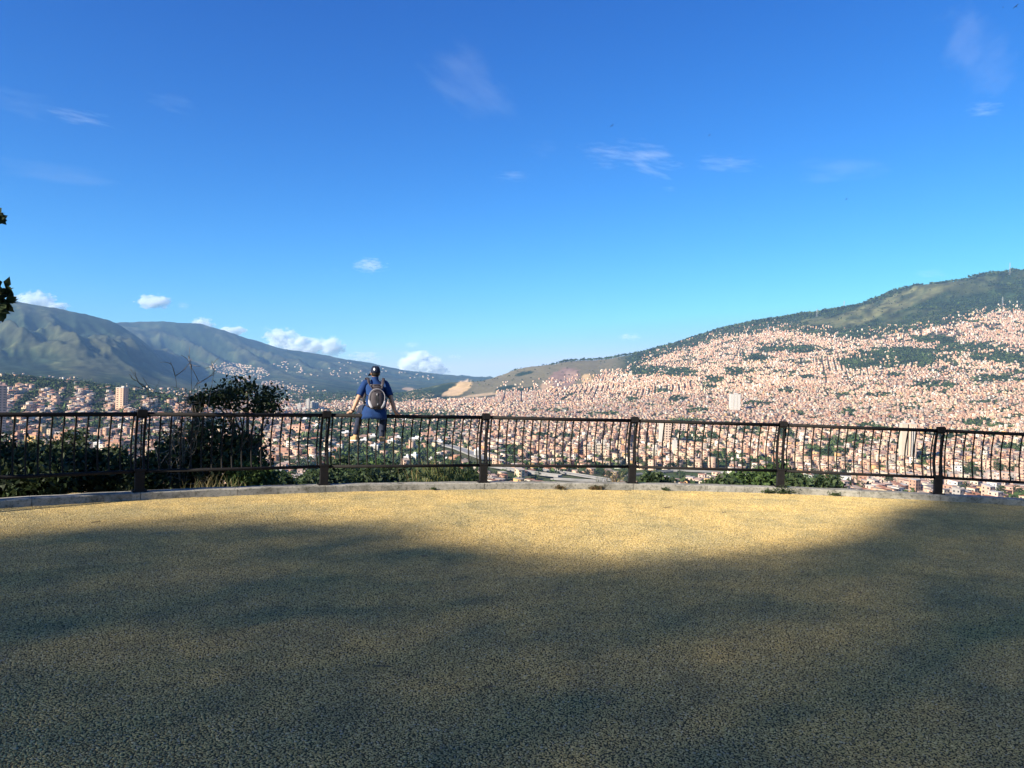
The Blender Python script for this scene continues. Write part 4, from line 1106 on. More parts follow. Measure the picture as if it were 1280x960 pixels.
near_tree('shrub', 175, 578, 13.2, 24, 305, 'low dark bush right behind the second post', 'shrub', 0.05, 1.2, DARKG, 22)
near_tree('shrub', 118, 576, 13.4, 40, 306, 'dark bush behind the low rail, left of the second post', 'shrub', 0.06, 1.5, DARKG, 20)
near_tree('shrub', 45, 580, 12.6, 50, 307, 'low black green bush by the left edge', 'shrub', 0.06, 1.7, DARKG, 24)
near_tree('shrub', -25, 556, 13.0, 44, 308, 'dark bush cut off by the left edge', 'shrub', 0.06, 1.5, DARKG, 26)
for k, (x, y, Y, r) in enumerate(((30, 556, 26, 26), (92, 542, 30, 26), (128, 558, 27, 22), (195, 552, 30, 22), (66, 572, 22, 30), (152, 582, 20, 24), (4, 578, 21, 26), (226, 560, 24, 28), (106, 566, 24, 22))):
    near_tree('tree', x, y, Y, r, 320 + k, ['dark tree top between orange houses at left', 'tallest dark tree top in the leftmost bay', 'dark tree top left of the orange gabled building', 'dark tree top just past the second post',
              'broad dark tree under the orange houses', 'dark tree in front of the orange gabled building', 'dark tree low at the left edge', 'dark tree behind the bare shrub', 'small dark tree right of the orange house'][k], 'tree', 0.09, 0.9, DARKG, r * .9)
for k, (x, y, Y, r, gr) in enumerate(((432, 578, 105, 26, 0), (458, 588, 95, 24, 0), (492, 586, 100, 26, 0), (520, 590, 90, 22, 0), (412, 592, 92, 20, 0), (545, 584, 115, 20, 0), (575, 588, 100, 18, 0), (476, 580, 120, 22, 1),
                                      (948, 588, 100, 24, 1), (972, 584, 105, 20, 1), (900, 597, 95, 18, 0), (925, 594, 100, 20, 1), (1040, 602, 100, 22, 0), (590, 592, 95, 16, 0), (345, 590, 70, 22, 0), (820, 590, 112, 16, 0), (375, 600, 80, 20, 0), (990, 596, 90, 16, 0))):
    near_tree('tree', x, y, Y, r, 350 + k, ['round dark tree just right of the second post below the rail', 'dark tree under the left shoe near the kerb', 'dark tree under the right shoe near the kerb', 'dark tree right of the seated person near the kerb',
              'low dark tree straight behind the second post foot', 'dark tree behind the tall weeds', 'dark tree left of the third post', 'mid green tree top under the seated person', 'bright green tree left of the fifth post', 'bright green tree behind the fifth post',
              'dark tree by the lawn', 'green tree between lawn and fifth post', 'dark tree right of the fifth post', 'low dark tree at the third post foot', 'dark tree beside the bright bush', 'dark tree right of the fourth post', 'dark tree behind the brown shed', 'low green tree right of the fifth post foot'][k],
              'tree', 0.34, 1.2, (DARKG * 1.5, MIDG)[gr], r * .85)

# bare shrub: grey twigs fanning up through the bay of dark shrubs
def bare_shrub(Y, base_px, tips, label, seed):
    rg = np.random.default_rng(seed)
    b0 = unproj(base_px, 608, Y); zb = hill_pt(b0.x, Y)
    root = empty('bare_shrub', (b0.x, Y, zb)); mb = MB()
    for tx_, ty_, fork in tips:
        yy = Y + rg.uniform(-.5, .5)
        e = unproj(tx_, ty_, yy) - Vector((b0.x, Y, zb))
        P = limb(mb, (rg.uniform(-.1, .1), rg.uniform(-.1, .1), -.1), e, 0.012, 0.004, rg, 8, .05, 5)
        for q in range(fork):
            i = rg.integers(3, 8); s_ = P[i]
            dvec = (P[-1] - P[0]); dvec = dvec / np.linalg.norm(dvec) * rg.uniform(.12, .34) + rg.normal(size=3) * np.array([.18, .15, .08])
            P2 = limb(mb, s_, s_ + dvec, 0.008, 0.004, rg, 5, .08, 4)
            for w_ in range(2):
                s2 = P2[rg.integers(2, 5)]
                limb(mb, s2, s2 + dvec * .4 + rg.normal(size=3) * .1, 0.0045, 0.0028, rg, 4, .06, 4)
    mb.obj('stem', M_TWIG, root); tag(root, label, 'shrub'); return root
bare_shrub(13.8, 232, [(184, 486, 5), (206, 492, 4), (219, 470, 5), (232, 486, 5), (248, 476, 4), (200, 530, 5), (262, 500, 3), (270, 540, 4), (170, 540, 4), (290, 560, 3), (222, 520, 4), (250, 530, 5)], 'leafless grey shrub with twigs rising above the rail', 61)
bare_shrub(14.2, 262, [(239, 462, 3), (268, 463, 2), (246, 480, 3), (280, 520, 4), (300, 545, 3)], 'few bare branches sticking out left of the feathery crown', 62)
bare_shrub(13.2, 205, [(180, 520, 4), (195, 560, 4), (215, 545, 4), (188, 585, 3)], 'tangle of dry twigs close behind the second post', 63)
# a handful of dark leaves near the tips of the bare shrub
near_tree('shrub', 244, 492, 14.3, 9, 310, 'small dark leafy spray left of the feathery crown', 'shrub', 0.04, .6, DARKG, 9)
near_tree('shrub', 1258, 560, 14, 0.1, 311, 'x', 'x') if False else None

def grass_tuft(X, Y, z, n_, h, spread, cols, label, cat='grass tuft', seed=0, lean=.35, w=0.006, name='grass_tuft'):
    rg = np.random.default_rng(seed + 900); V = []; F = []; C = []
    for k in range(n_):
        b = np.array([rg.normal() * spread, rg.normal() * spread * .5, -.03]); hh = h * rg.uniform(.45, 1.1)
        dr = rg.normal(size=2) * lean * hh; a = rg.uniform(0, 6.28); sd = np.array([math.cos(a), math.sin(a), 0]) * w
        c = cols[rg.integers(len(cols))] * rg.uniform(.7, 1.2)
        base = len(V)
        for t in (0, .45, .8):
            q = b + np.array([dr[0] * t * t, dr[1] * t * t, hh * t]); V += [q - sd * (1 - t * .6), q + sd * (1 - t * .6)]
        V.append(b + np.array([dr[0], dr[1], hh * .97]))
        F += [(base, base + 1, base + 3, base + 2), (base + 2, base + 3, base + 5, base + 4)]; C += [c, c]
        F.append((base + 4, base + 5, base + 6, base + 6)); C.append(c)
    F = np.array(F); tri = F[:, 2] == F[:, 3]
    me = npmesh(name, V, [F[~tri], F[tri][:, :3]], [M_LEAF], fcol=np.concatenate([np.array(C)[~tri], np.array(C)[tri]]))
    o = mobj(name, me, None, (X, Y, z)); tag(o, label, cat); return o
STRAW = np.array([(0.24, 0.19, 0.08), (0.15, 0.14, 0.05), (0.09, 0.11, 0.035), (0.30, 0.25, 0.13)])
GREENY = np.array([(0.10, 0.14, 0.04), (0.18, 0.19, 0.06), (0.26, 0.24, 0.09), (0.06, 0.09, 0.03)])
def behind(px, d):                            # a point d metres beyond the kerb, in line with a picture column
    Y = 9.0
    for _ in range(60):
        X = unproj(px, 600, Y).x
        if math.hypot(X - AC[0], Y - AC[1]) > AR + KW / 2 + d: break
        Y += 0.1
    return X, Y, hill_pt(X, Y)
for k, (px, d, n_, h, sp, cols, lb) in enumerate(((246, .5, 34, .20, .14, STRAW, 'yellow dry grass tuft behind the kerb in the shrub bay'), (268, .6, 44, .26, .16, STRAW, 'taller straw coloured tuft beside the bright bush'),
        (290, .4, 26, .2, .12, STRAW, 'thin straw tuft next to the bright green bush'), (515, .6, 14, .6, .12, STRAW, 'a few dry stalks right of the person'), (548, .5, 60, .50, .14, GREENY, 'tall yellow green weeds left of the third post'),
        (560, .6, 70, .55, .16, GREENY, 'tallest yellow green weeds left of the third post'), (578, .5, 70, .45, .16, GREENY, 'leafy weeds close to the third post'), (594, .5, 60, .40, .14, GREENY, 'short weeds at the foot of the third post'),
        (530, .7, 40, .45, .14, GREENY, 'thin weeds right of the dry stalks'), (768, .4, 60, .28, .07, np.array([(.45, .30, .16), (.36, .22, .12), (.3, .25, .1)]), 'reddish dry plant left of the fourth post'),
        (752, .5, 30, .2, .08, GREENY, 'small green weed left of the reddish plant'), (1168, .4, 20, .16, .08, GREENY, 'small weeds behind the last post'))):
    X, Y, z = behind(px, d)
    grass_tuft(X, Y, z, n_, h + .12, sp, cols, lb, seed=k, name='weed_tuft', cat='weeds')
for k, (px, py, r, lb) in enumerate(((832, 611, .05, 'tiny weed at the kerb foot right of the fourth post'), (976, 613, .14, 'bushiest kerb weed, under the fifth post'), (1041, 616, .06, 'small weed growing from the kerb right of the fifth post'),
        (699, 609, .07, 'brownish weed on the kerb face between third and fourth posts'), (747, 611, .07, 'dry weed on the kerb face left of the fourth post'), (545, 612, .03, 'speck of weed at the kerb joint'), (960, 614, .07, 'little weed left of the bushiest kerb weed'))):
    q = onplane(px, py + 3, 0.0)
    rdir = np.array(q) - AC; rdir /= np.linalg.norm(rdir); q = AC + rdir * (AR - KW / 2 - .02)
    rg = np.random.default_rng(700 + k); n_ = int(260 * r / .1 * (2.5 if k == 4 else 1))
    P = rg.normal(size=(n_, 3)) * np.array([r * .7, .025, r * .32]); P[:, 2] = np.abs(P[:, 2]) + .01
    gr = (DARKG * 1.6, np.array([(.16, .10, .05), (.08, .08, .03)]))[k in (3, 4)]
    V, F, C = leafquads(P, np.full(n_, .016), rg, gr[rg.integers(0, len(gr), n_)])
    mb = MB()
    root = mobj('kerb_weed', npmesh('kerb_weed', V, [F], [M_LEAF], fcol=C), None, (q[0], q[1], .01)); tag(root, lb, 'weed')

# the tree at the left whose leaves reach into the frame
def big_tree(name, X, Y, z, H, rad, seed, label, leaf, n_cl, per, greens, extra=(), cr=.6, tr=.22):
    rg = np.random.default_rng(seed)
    a, b = tree_meshes(seed, H, rad, tr, n_cl, per, cr, leaf, greens, clear=.35, limbs=min(n_cl, 26))
    root = empty(name, (X, Y, z)); mobj('trunk', a, root); mobj('crown', b, root)
    for pts_, rr_, n_ in extra:
        mb = MB(); P = [np.array(q) - np.array((X, Y, z)) for q in pts_]
        mb.tube(P, np.linspace(.05, .012, len(P)), 6, cap=False); lo = mb.obj('branch', M_BARK, root)
        Pp = rg.normal(size=(n_, 3)); Pp /= np.linalg.norm(Pp, axis=1)[:, None]; Pp = P[-1] + Pp * rg.random((n_, 1)) ** .5 * np.array(rr_)
        V, F, C = leafquads(Pp, np.full(n_, leaf), rg, greens[rg.integers(0, len(greens), n_)])
        mobj('foliage', npmesh('foliage', V, [F], [M_LEAF], fcol=C), lo)
    tag(root, label, 'tree'); return root
e1 = unproj(-1, 372, 9.6); e2 = unproj(-3, 271, 9.6)
big_tree('tree', -10.6, 10.6, -1.4, 7.4, (2.2, 2.4, 2.0), 401, 'leafy tree just outside the left edge, leaf tips showing', .085, 46, 150, DARKG, cr=.35,
         extra=(([(-10.3, 10.6, 2.6), (-8.6, 10.2, 3.2), (e1.x - .5, e1.y, e1.z + .25), e1[:]], (.14, .16, .25), 110),
                ([(-10.3, 10.6, 3.6), (-8.6, 10.2, 4.2), (e2.x - .5, e2.y, e2.z + .1), e2[:]], (.075, .10, .075), 34)))
# the trees behind the viewpoint that shade the plaza
SHADE_EDGE = ([-400, -100, 0, 100, 200, 330, 430, 520, 600, 700, 800, 900, 1000, 1060, 1100, 1150, 1200, 1280, 1700],
              [690, 674, 669, 663, 655, 651, 656, 668, 684, 698, 704, 696, 684, 668, 650, 632, 619, 610, 600])
SOFT = np.random.default_rng(31)
def shaded(w, u):
    """where the plaza lies in the shade of the wood behind the viewpoint (w across, u along the sunlight)"""
    X = .8 * u + .6 * w; Y = .6 * u - .8 * w
    px, py = proj(np.stack([X, np.maximum(Y, 1.5), 0 * X], -1))
    e = np.interp(px, *SHADE_EDGE) + 16 * fbm(X * .8 + 3, Y * .8, 4) + SOFT.normal(0, 9, len(px))
    front = py > e
    return np.where(Y < 2.5, w > -9.8 + .25 * u, front & (w > -10.6)) & (u < 25) & (w < 8)
def shade_wood(trees, tau, leaf):
    """one wood of separate trees; each patch of shade belongs to the tree nearest along the light"""
    rg = np.random.default_rng(77); cot = 1 / math.tan(SUN_EL)
    N = int(tau * 36 * 20 * math.sin(SUN_EL) / (.5 * .95 * leaf * leaf))
    w = rg.uniform(-12, 8, N); u = rg.uniform(-10, 26, N); k = shaded(w, u); w, u = w[k], u[k]
    T = np.array([t[:5] for t in trees]); D = ((u[:, None] - T[:, 0]) / T[:, 3]) ** 2 + ((w[:, None] - T[:, 1]) / T[:, 2]) ** 2
    own_ = D.argmin(1)
    for q, (uc, wc, hw, hu, ub, label) in enumerate(trees):
        h = (uc - ub) / cot
        X, Y = ub * .8 + wc * .6, ub * .6 - wc * .8
        m_ = own_ == q; ww, uu, rho = w[m_], u[m_], np.sqrt(np.minimum(D[m_, q], .93))
        # run back along the light from the plaza to the crown
        s_ = h / math.sin(SUN_EL) + rg.uniform(-1, 1, len(ww)) * np.sqrt(1 - rho ** 2) * hw
        gx_ = .8 * uu + .6 * ww; gy_ = .6 * uu - .8 * ww
        P = np.stack([gx_, gy_, 0 * gx_], -1) + s_[:, None] * np.array(SUNV)
        zb = hill_pt(X, Y) if math.hypot(X - AC[0], Y - AC[1]) > AR else 0.0
        P -= (X, Y, zb)
        g_ = (DARKG * 1.5)[rg.integers(0, 3, len(P))] * rg.uniform(.7, 1.3, (len(P), 1))
        V, F, C = leafquads(P, np.full(len(P), leaf), rg, g_)
        root = empty('tree', (X, Y, zb)); mb = MB(); ht = h - zb; rz_ = hu / cot * .8
        mb.tube(path_((0, 0, -.3), (.3, .1, ht * .5), (0, 0, ht + rz_ * .3)), np.linspace(.26, .06, 9), 9, cap=False)
        for j in rg.integers(0, len(P), 14):
            limb(mb, (0, 0, ht - rz_ * rg.uniform(.2, 1.0)), P[j], .045, .01, rg, 6, .05, 6)
        mb.obj('trunk', M_BARK, root); mobj('crown', npmesh('crown', V, [F], [M_LEAF], fcol=C), root)
        tag(root, label, 'tree')
def sky_block_tree(X, Y, h, hw, rz_, n_, seed, label, leaf=.18):  # added out-of-view crown that keeps sky light off the plaza
    rg = np.random.default_rng(seed)
    P = rg.normal(size=(n_, 3)); P /= np.linalg.norm(P, axis=1)[:, None]; P *= rg.random((n_, 1)) ** .3
    P = P * np.array([hw, hw, rz_]) + (0, 0, h)
    g_ = (DARKG * 1.5)[rg.integers(0, 3, n_)] * rg.uniform(.7, 1.3, (n_, 1))
    V, F, C = leafquads(P, np.full(n_, leaf), rg, g_)
    root = empty('tree', (X, Y, 0)); mb = MB()
    mb.tube(path_((0, 0, -.3), (.3, .1, h * .5), (0, 0, h + rz_ * .3)), np.linspace(.34, .10, 9), 9, cap=False)
    for j in rg.integers(0, n_, 18): limb(mb, (0, 0, h - rz_ * rg.uniform(.2, 1.1)), P[j], .10, .02, rg, 6, .06, 6)
    mb.obj('trunk', M_BARK, root); mobj('crown', npmesh('crown', V, [F], [M_LEAF], fcol=C), root); tag(root, label, 'tree')
def path_(*P):
    P = np.array(P, float); t = np.linspace(0, 1, 9)[:, None]
    return P[0] * (1 - t) ** 2 + 2 * P[1] * t * (1 - t) + P[2] * t * t
shade_wood([(0.2, 0.8, 6.3, 10.0, -60.0, 'broad tall tree far behind the viewpoint shading the middle of the plaza'),
            (-1.8, -7.6, 3.6, 7.6, -56.0, 'tall tree behind the viewpoint, left of the broad one'),
            (16.5, -2.4, 5.4, 10.0, -52.0, 'tall tree behind the viewpoint, right of the broad one'),
            (13.0, 5.0, 4.0, 10.0, -54.0, 'tall tree at the far right behind the viewpoint')], 2.6, .085)
sky_block_tree(0.5, -6.5, 9.5, 6.0, 3.0, 9000, 416, 'unseen wide tree added close behind the viewpoint to block sky light')
sky_block_tree(8.5, -7.0, 10.0, 6.0, 3.2, 9000, 417, 'unseen spreading tree added at right behind the viewpoint to block sky light')
sky_block_tree(11.5, 2.0, 9.0, 4.5, 3.0, 6000, 418, 'unseen rounded tree added right of the plaza to block sky light')

# litter on the plaza
for k, (px, py, ln, lb) in enumerate(((478, 832, .10, 'short dark twig lying in the shaded foreground'), (835, 634, .14, 'thin dark twig on the sunlit gravel'), (120, 652, .10, 'small twig on the sunlit gravel at left'), (905, 640, .05, 'tiny twig on gravel near the fifth post'), (610, 858, .05, 'tiny twig in the shaded foreground'))):
    q = onplane(px, py, .02); mb = MB(); a = random.uniform(-.5, .5)
    P = [np.array((math.cos(a) * t * ln, math.sin(a) * t * ln, .006 * math.sin(3 * t))) for t in np.linspace(-.5, .5, 5)]
    mb.tube(P, .004, 5); mb.tube([P[2], P[2] + (.02, .025, .006)], .0025, 5)
    o = mb.obj('twig', M_BARK, None, (q[0], q[1], .018)); tag(o, lb, 'twig')
for k, (px, py, lb) in enumerate(((1004, 716, 'curled brown leaf in the shade at right'), (530, 696, 'brown leaf near the shade edge in the middle'), (242, 638, 'dry leaf on the sunlit gravel'), (1075, 742, 'pale dry leaf in the shade at right'), (300, 800, 'dry leaf in the shaded foreground left'), (760, 880, 'dry leaf in the shaded foreground right'))):
    q = onplane(px, py, .02); a = random.uniform(0, 6)
    V = [(-.03, 0, .008), (-.012, .014, .002), (.014, .013, .003), (.032, 0, .010), (.014, -.013, .012), (-.012, -.014, .014), (0, 0, -.001)]
    me = npmesh('fallen_leaf', V, [[(6, i, (i + 1) % 6) for i in range(6)][0:6]], [mat_noise('dry_leaf', (.16, .10, .05), (.34, .24, .13), 30, .8)], smooth=True)
    o = mobj('fallen_leaf', me, None, (q[0], q[1], .02), (0, 0, a)); tag(o, lb, 'leaf')

for k in range(16):
    Y_ = random.uniform(4.2, 11); X_ = random.uniform(-.62, .62) * Y_
    o = mobj('fallen_leaf', me, None, (X_, Y_, .018), (random.uniform(-.2, .2), random.uniform(-.2, .2), random.uniform(0, 6))); o.scale = (random.uniform(.4, .75),) * 3
    tag(o, 'tiny dry leaf scrap lying loose on the plaza gravel', 'leaf', 'leaf scraps scattered on the plaza')

# ================================================================== air and clouds
hz_ = MB(); hz_.box((0, 5850, 400), (25800, 13300, 1030))
m, n, l, b = newmat('valley_air'); n.remove(b)
pv = n.new('ShaderNodeVolumePrincipled'); pv.inputs['Color'].default_value = (0.30, 0.58, 1.0, 1)
pv.inputs['Density'].default_value = 4.6e-5; pv.inputs['Anisotropy'].default_value = 0.0
l.new(pv.outputs[0], n['Material Output'].inputs['Volume'])
hz_o = hz_.obj('haze', m); tag(hz_o, 'thin blue air over the valley', kind='stuff')

def cloud_mat(name, density, scale, amp, cut, stretch=(1, 1, 1), fall=1.0):
    m, n, l, b = newmat(name); n.remove(b)
    tc = n.new('ShaderNodeTexCoord'); oi = n.new('ShaderNodeObjectInfo')
    mp = n.new('ShaderNodeMapping'); mp.inputs['Scale'].default_value = stretch; l.new(tc.outputs['Object'], mp.inputs['Vector'])
    mul = n.new('ShaderNodeMath'); mul.operation = 'MULTIPLY'; l.new(oi.outputs['Random'], mul.inputs[0]); mul.inputs[1].default_value = 60
    cmb = n.new('ShaderNodeCombineXYZ'); l.new(mul.outputs[0], cmb.inputs[0]); l.new(mul.outputs[0], cmb.inputs[1])
    l.new(cmb.outputs[0], mp.inputs['Location'])
    nz_ = noisenode(n, scale, 6, 0.62, mp.outputs[0], l)
    ln = n.new('ShaderNodeVectorMath'); ln.operation = 'LENGTH'; l.new(tc.outputs['Object'], ln.inputs[0])
    p2 = n.new('ShaderNodeMath'); p2.operation = 'POWER'; l.new(ln.outputs['Value'], p2.inputs[0]); p2.inputs[1].default_value = 2
    # (noise-.5)*amp + fall*(1-r^2) - cut
    a1 = n.new('ShaderNodeMath'); a1.operation = 'MULTIPLY_ADD'; l.new(nz_.outputs['Fac'], a1.inputs[0]); a1.inputs[1].default_value = amp; a1.inputs[2].default_value = -.5 * amp + fall - cut
    a2 = n.new('ShaderNodeMath'); a2.operation = 'MULTIPLY_ADD'; l.new(p2.outputs[0], a2.inputs[0]); a2.inputs[1].default_value = -fall; l.new(a1.outputs[0], a2.inputs[2])
    a3 = n.new('ShaderNodeMath'); a3.operation = 'MULTIPLY'; a3.use_clamp = True; l.new(a2.outputs[0], a3.inputs[0]); a3.inputs[1].default_value = 2.5
    a4 = n.new('ShaderNodeMath'); a4.operation = 'MULTIPLY'; l.new(a3.outputs[0], a4.inputs[0]); a4.inputs[1].default_value = density
    pv = n.new('ShaderNodeVolumePrincipled'); pv.inputs['Color'].default_value = (.93, .99, 1, 1); pv.inputs['Anisotropy'].default_value = -0.3
    l.new(a4.outputs[0], pv.inputs['Density']); l.new(pv.outputs[0], n['Material Output'].inputs['Volume'])
    return m
M_CUM = cloud_mat('cumulus', 0.014, 2.2, 3.4, 0.40, (1, 1, .8), .9)
M_CIR = cloud_mat('cirrus', 0.00075, 2.0, 4.2, .78, (.6, .7, 2.8), .9)
M_RAG = cloud_mat('ragged', 0.0022, 2.6, 4.2, .55, (1, 1, 1.2), .9)
M_VEIL = cloud_mat('veil', 0.00010, 1.3, 3.0, .45, (.8, .8, 1.4), .9)
bm = bmesh.new(); bmesh.ops.create_icosphere(bm, subdivisions=3, radius=1.0); ME_CLOUD = {}
for m_ in (M_CUM, M_CIR, M_VEIL, M_RAG):
    me = bpy.data.meshes.new('cloud'); bm.to_mesh(me); me.materials.append(m_); ME_CLOUD[m_.name] = me
bm.free()
def cloud(px, py, w, h, Y, kind, label, tilt=0.0):
    p = unproj(px, py, Y); s = Y / FPX
    o = mobj('cloud', ME_CLOUD[kind], None, p, (0, tilt, 0)); o.scale = (w / 2 * s, w / 2 * s * (.6 if kind in ('cumulus', 'ragged') else .8), h / 2 * s)
    tag(o, label, 'cloud'); return o
for px, py, w, h, lb in ((44, 377, 52, 24, 'white puffy cloud behind the ridge at far left'), (70, 383, 34, 12, 'low tail of the cloud behind the far left ridge'), (192, 377, 46, 17, 'small grey white cloud floating above the left ridge'), (229, 382, 16, 9, 'tiny puff right of the small floating cloud'), (252, 406, 34, 16, 'white puff touching the ridge below the floating cloud'),
        (291, 414, 36, 13, 'flat white puff on the ridge crest'), (352, 424, 48, 26, 'tall bright cloud behind the descending ridge'), (380, 434, 56, 22, 'bright cloud bank behind the descending ridge'), (410, 434, 46, 24, 'right end of the bright cloud bank'), (455, 446, 44, 14, 'faint cloud above the person'),
        (524, 455, 58, 30, 'broad soft cloud right of the person'), (545, 462, 40, 16, 'low cloud touching the far ridge right of the person'), (787, 421, 30, 9, 'small lone cloud left of the right mountain'), (463, 332, 42, 16, 'ragged little cloud in mid sky above the person'), (515, 431, 20, 7, 'tiny cloud strip above the broad soft cloud'), (333, 411, 10, 6, 'tiny puff above the tall bright cloud'), (568, 446, 18, 6, 'tiny cloud at the right of the broad soft cloud')):
    thin = any(q in lb for q in ('ragged', 'lone', 'faint', 'tiny'))
    cloud(px, py, w * (1.3 if thin else 1.15), h * (1.4 if thin else 1.3), 16000 if py > 360 else 15000, 'ragged' if thin else 'cumulus', lb)
for px, py, w, h, t, lb in ((805, 194, 84, 30, .16, 'largest wispy cloud right of centre'), (842, 206, 30, 14, 0, 'right tail of the largest wispy cloud'), (757, 207, 36, 12, 0, 'thin lower left wisp of the largest cloud'), (815, 212, 60, 16, .3, 'trailing lower wisp of the largest cloud'), (762, 191, 70, 22, .05, 'bright left streak of the largest wispy cloud'), (905, 204, 78, 18, .05, 'wispy cloud right of the largest one'), (642, 220, 52, 11, 0, 'thin white streak near the centre'), (679, 185, 36, 22, 0, 'small faint wisp near the centre'),
        (590, 102, 130, 70, .5, 'very faint veil high in the middle'), (1218, 60, 90, 110, -.6, 'faint tall veil at upper right'), (1230, 135, 48, 20, 0, 'small wisp below the upper right veil'), (100, 146, 80, 20, .15, 'thin streak at upper left'), (25, 128, 100, 30, .12, 'faint streak by the left edge'), (215, 127, 70, 20, .15, 'short faint streak at upper left'),
        (60, 215, 160, 16, .08, 'long faint streak at left'), (1165, 342, 46, 10, .1, 'thin streak above the right mountain'), (837, 236, 22, 8, 0, 'tiny wisp under the largest wispy cloud'), (1050, 212, 100, 24, 0, 'barely visible wisp at right'), (420, 338, 12, 10, 0, 'tiny puff left of the ragged little cloud')):
    cloud(px, py, w * 1.3, h * 1.4, 9000, 'veil' if 'faint' in lb or 'barely' in lb else 'cirrus', lb, t)
# ================================================================== the person on the rail
k_ = 4
X0, Y0 = unproj(467, 519, 12.1).x, 12.1
ang = math.atan2(X0 - AC[0], Y0 - AC[1])
PO = arc(ang, AR, 0.0)
# on the straight rail between the two posts (the chord lies a little inside the circle)
ia = max(i for i in range(len(PA)) if PA[i] < ang); Pa, Pb = arc(PA[ia]), arc(PA[ia + 1])
tt = np.dot((PO - Pa)[:2], (Pb - Pa)[:2]) / np.dot((Pb - Pa)[:2], (Pb - Pa)[:2])
am = (PA[ia] + PA[ia + 1]) / 2
PO = Pa + (Pb - Pa) * tt + np.array([math.sin(am), math.cos(am), 0]) * -0.06
SEAT = RAIL_TOP + 0.026
person = empty('person', (PO[0], PO[1], SEAT), -ang * 0.35 + 0.06)
person.scale = (.83, .90, .94)
M_SKIN = mat_noise('skin', (0.40, 0.22, 0.14), (0.50, 0.29, 0.19), 12, 0.55)
M_SHIRT = mat_noise('royal_blue_cotton', (0.004, 0.024, 0.095), (0.007, 0.040, 0.150), 9, 0.85, 0.25, 22)
M_JEANS = mat_noise('navy_denim', (0.010, 0.016, 0.035), (0.028, 0.038, 0.07), 14, 0.9, 0.3, 40)
M_CAP = mat_noise('navy_cap', (0.006, 0.011, 0.03), (0.012, 0.02, 0.045), 20, 0.85)
M_WHITE = mat_noise('white_print', (0.72, 0.72, 0.72), (0.82, 0.82, 0.82), 20, 0.7)
M_PACK = mat_noise('purple_grey_nylon', (0.030, 0.025, 0.031), (0.055, 0.047, 0.056), 18, 0.7, 0.2, 60)
M_PACKD = mat_noise('black_webbing', (0.012, 0.012, 0.015), (0.03, 0.03, 0.035), 18, 0.7)
M_SILVER = mat_noise('silver_mesh', (0.17, 0.17, 0.19), (0.30, 0.29, 0.32), 60, 0.6)
M_POCKET = mat_noise('pale_mesh', (0.30, 0.30, 0.33), (0.46, 0.45, 0.48), 60, 0.6)
M_SHOE = mat_noise('tan_suede', (0.34, 0.21, 0.10), (0.50, 0.35, 0.18), 25, 0.85)
M_SOLE = mat_noise('white_rubber', (0.62, 0.60, 0.55), (0.76, 0.74, 0.70), 20, 0.6)
M_HAIR = mat_noise('dark_hair', (0.008, 0.007, 0.006), (0.02, 0.016, 0.012), 60, 0.6)

def V3(*a): return np.array(a, float)
HIP = {-1: V3(-.095, .03, .075), 1: V3(.095, .03, .075)}
KNEE = {-1: V3(-.235, .40, .035), 1: V3(.175, .42, .03)}
ANK = {-1: V3(-.325, .36, -.375), 1: V3(.165, .38, -.40)}
SHO = {-1: V3(-.175, .065, .475), 1: V3(.178, .065, .478)}
ELB = {-1: V3(-.290, -.005, .255), 1: V3(.295, .005, .262)}
WRI = {-1: V3(-.385, -.035, .045), 1: V3(.375, -.030, .045)}
def path(P, n=14):
    """smooth polyline through a few points"""
    P = np.array(P, float); t = np.linspace(0, len(P) - 1, n); out = []
    for u in t:
        i = min(int(u), len(P) - 2); f = u - i
        p0 = P[max(i - 1, 0)]; p1 = P[i]; p2 = P[i + 1]; p3 = P[min(i + 2, len(P) - 1)]
        out.append(0.5 * ((2 * p1) + (-p0 + p2) * f + (2 * p0 - 5 * p1 + 4 * p2 - p3) * f * f + (-p0 + 3 * p1 - 3 * p2 + p3) * f ** 3))
    return np.array(out)
def rad(R, n=14): return np.interp(np.linspace(0, len(R) - 1, n), np.arange(len(R)), R)
body = MB()
def ell_ring(c, rx, ry, n=20, tilt=0.0):
    a = np.arange(n) * 2 * np.pi / n
    return np.stack([c[0] + rx * np.cos(a), c[1] + ry * np.sin(a), c[2] + tilt * np.sin(a)], -1)
TORSO = [((0, .02, .02), .165, .115), ((0, .02, .08), .172, .12), ((0, .015, .18), .145, .105), ((0, .03, .30), .158, .108), ((0, .05, .41), .175, .11), ((0, .065, .47), .165, .098), ((0, .078, .515), .10, .075), ((0, .088, .545), .058, .06)]
body.rings([ell_ring(*t) for t in TORSO])
body.tube(path([(0, .085, .51), (.0, .095, .57), (.003, .105, .63)], 6), .056, 12)
HC = V3(.004, .115, .665)
body.ball(HC, (.074, .094, .105), 18, 12)
body.ball(HC + (0, .055, -.055), (.052, .045, .05), 12, 8)                 # jaw and chin
body.ball(HC + (0, .098, -.015), (.014, .02, .02), 8, 6)                   # nose
body.ball(HC + (0, .086, -.052), (.024, .012, .010), 8, 6)                 # mouth
for s in (-1, 1): body.ball(HC + (s * .076, .0, -.012), (.010, .020, .030), 8, 6)   # ears
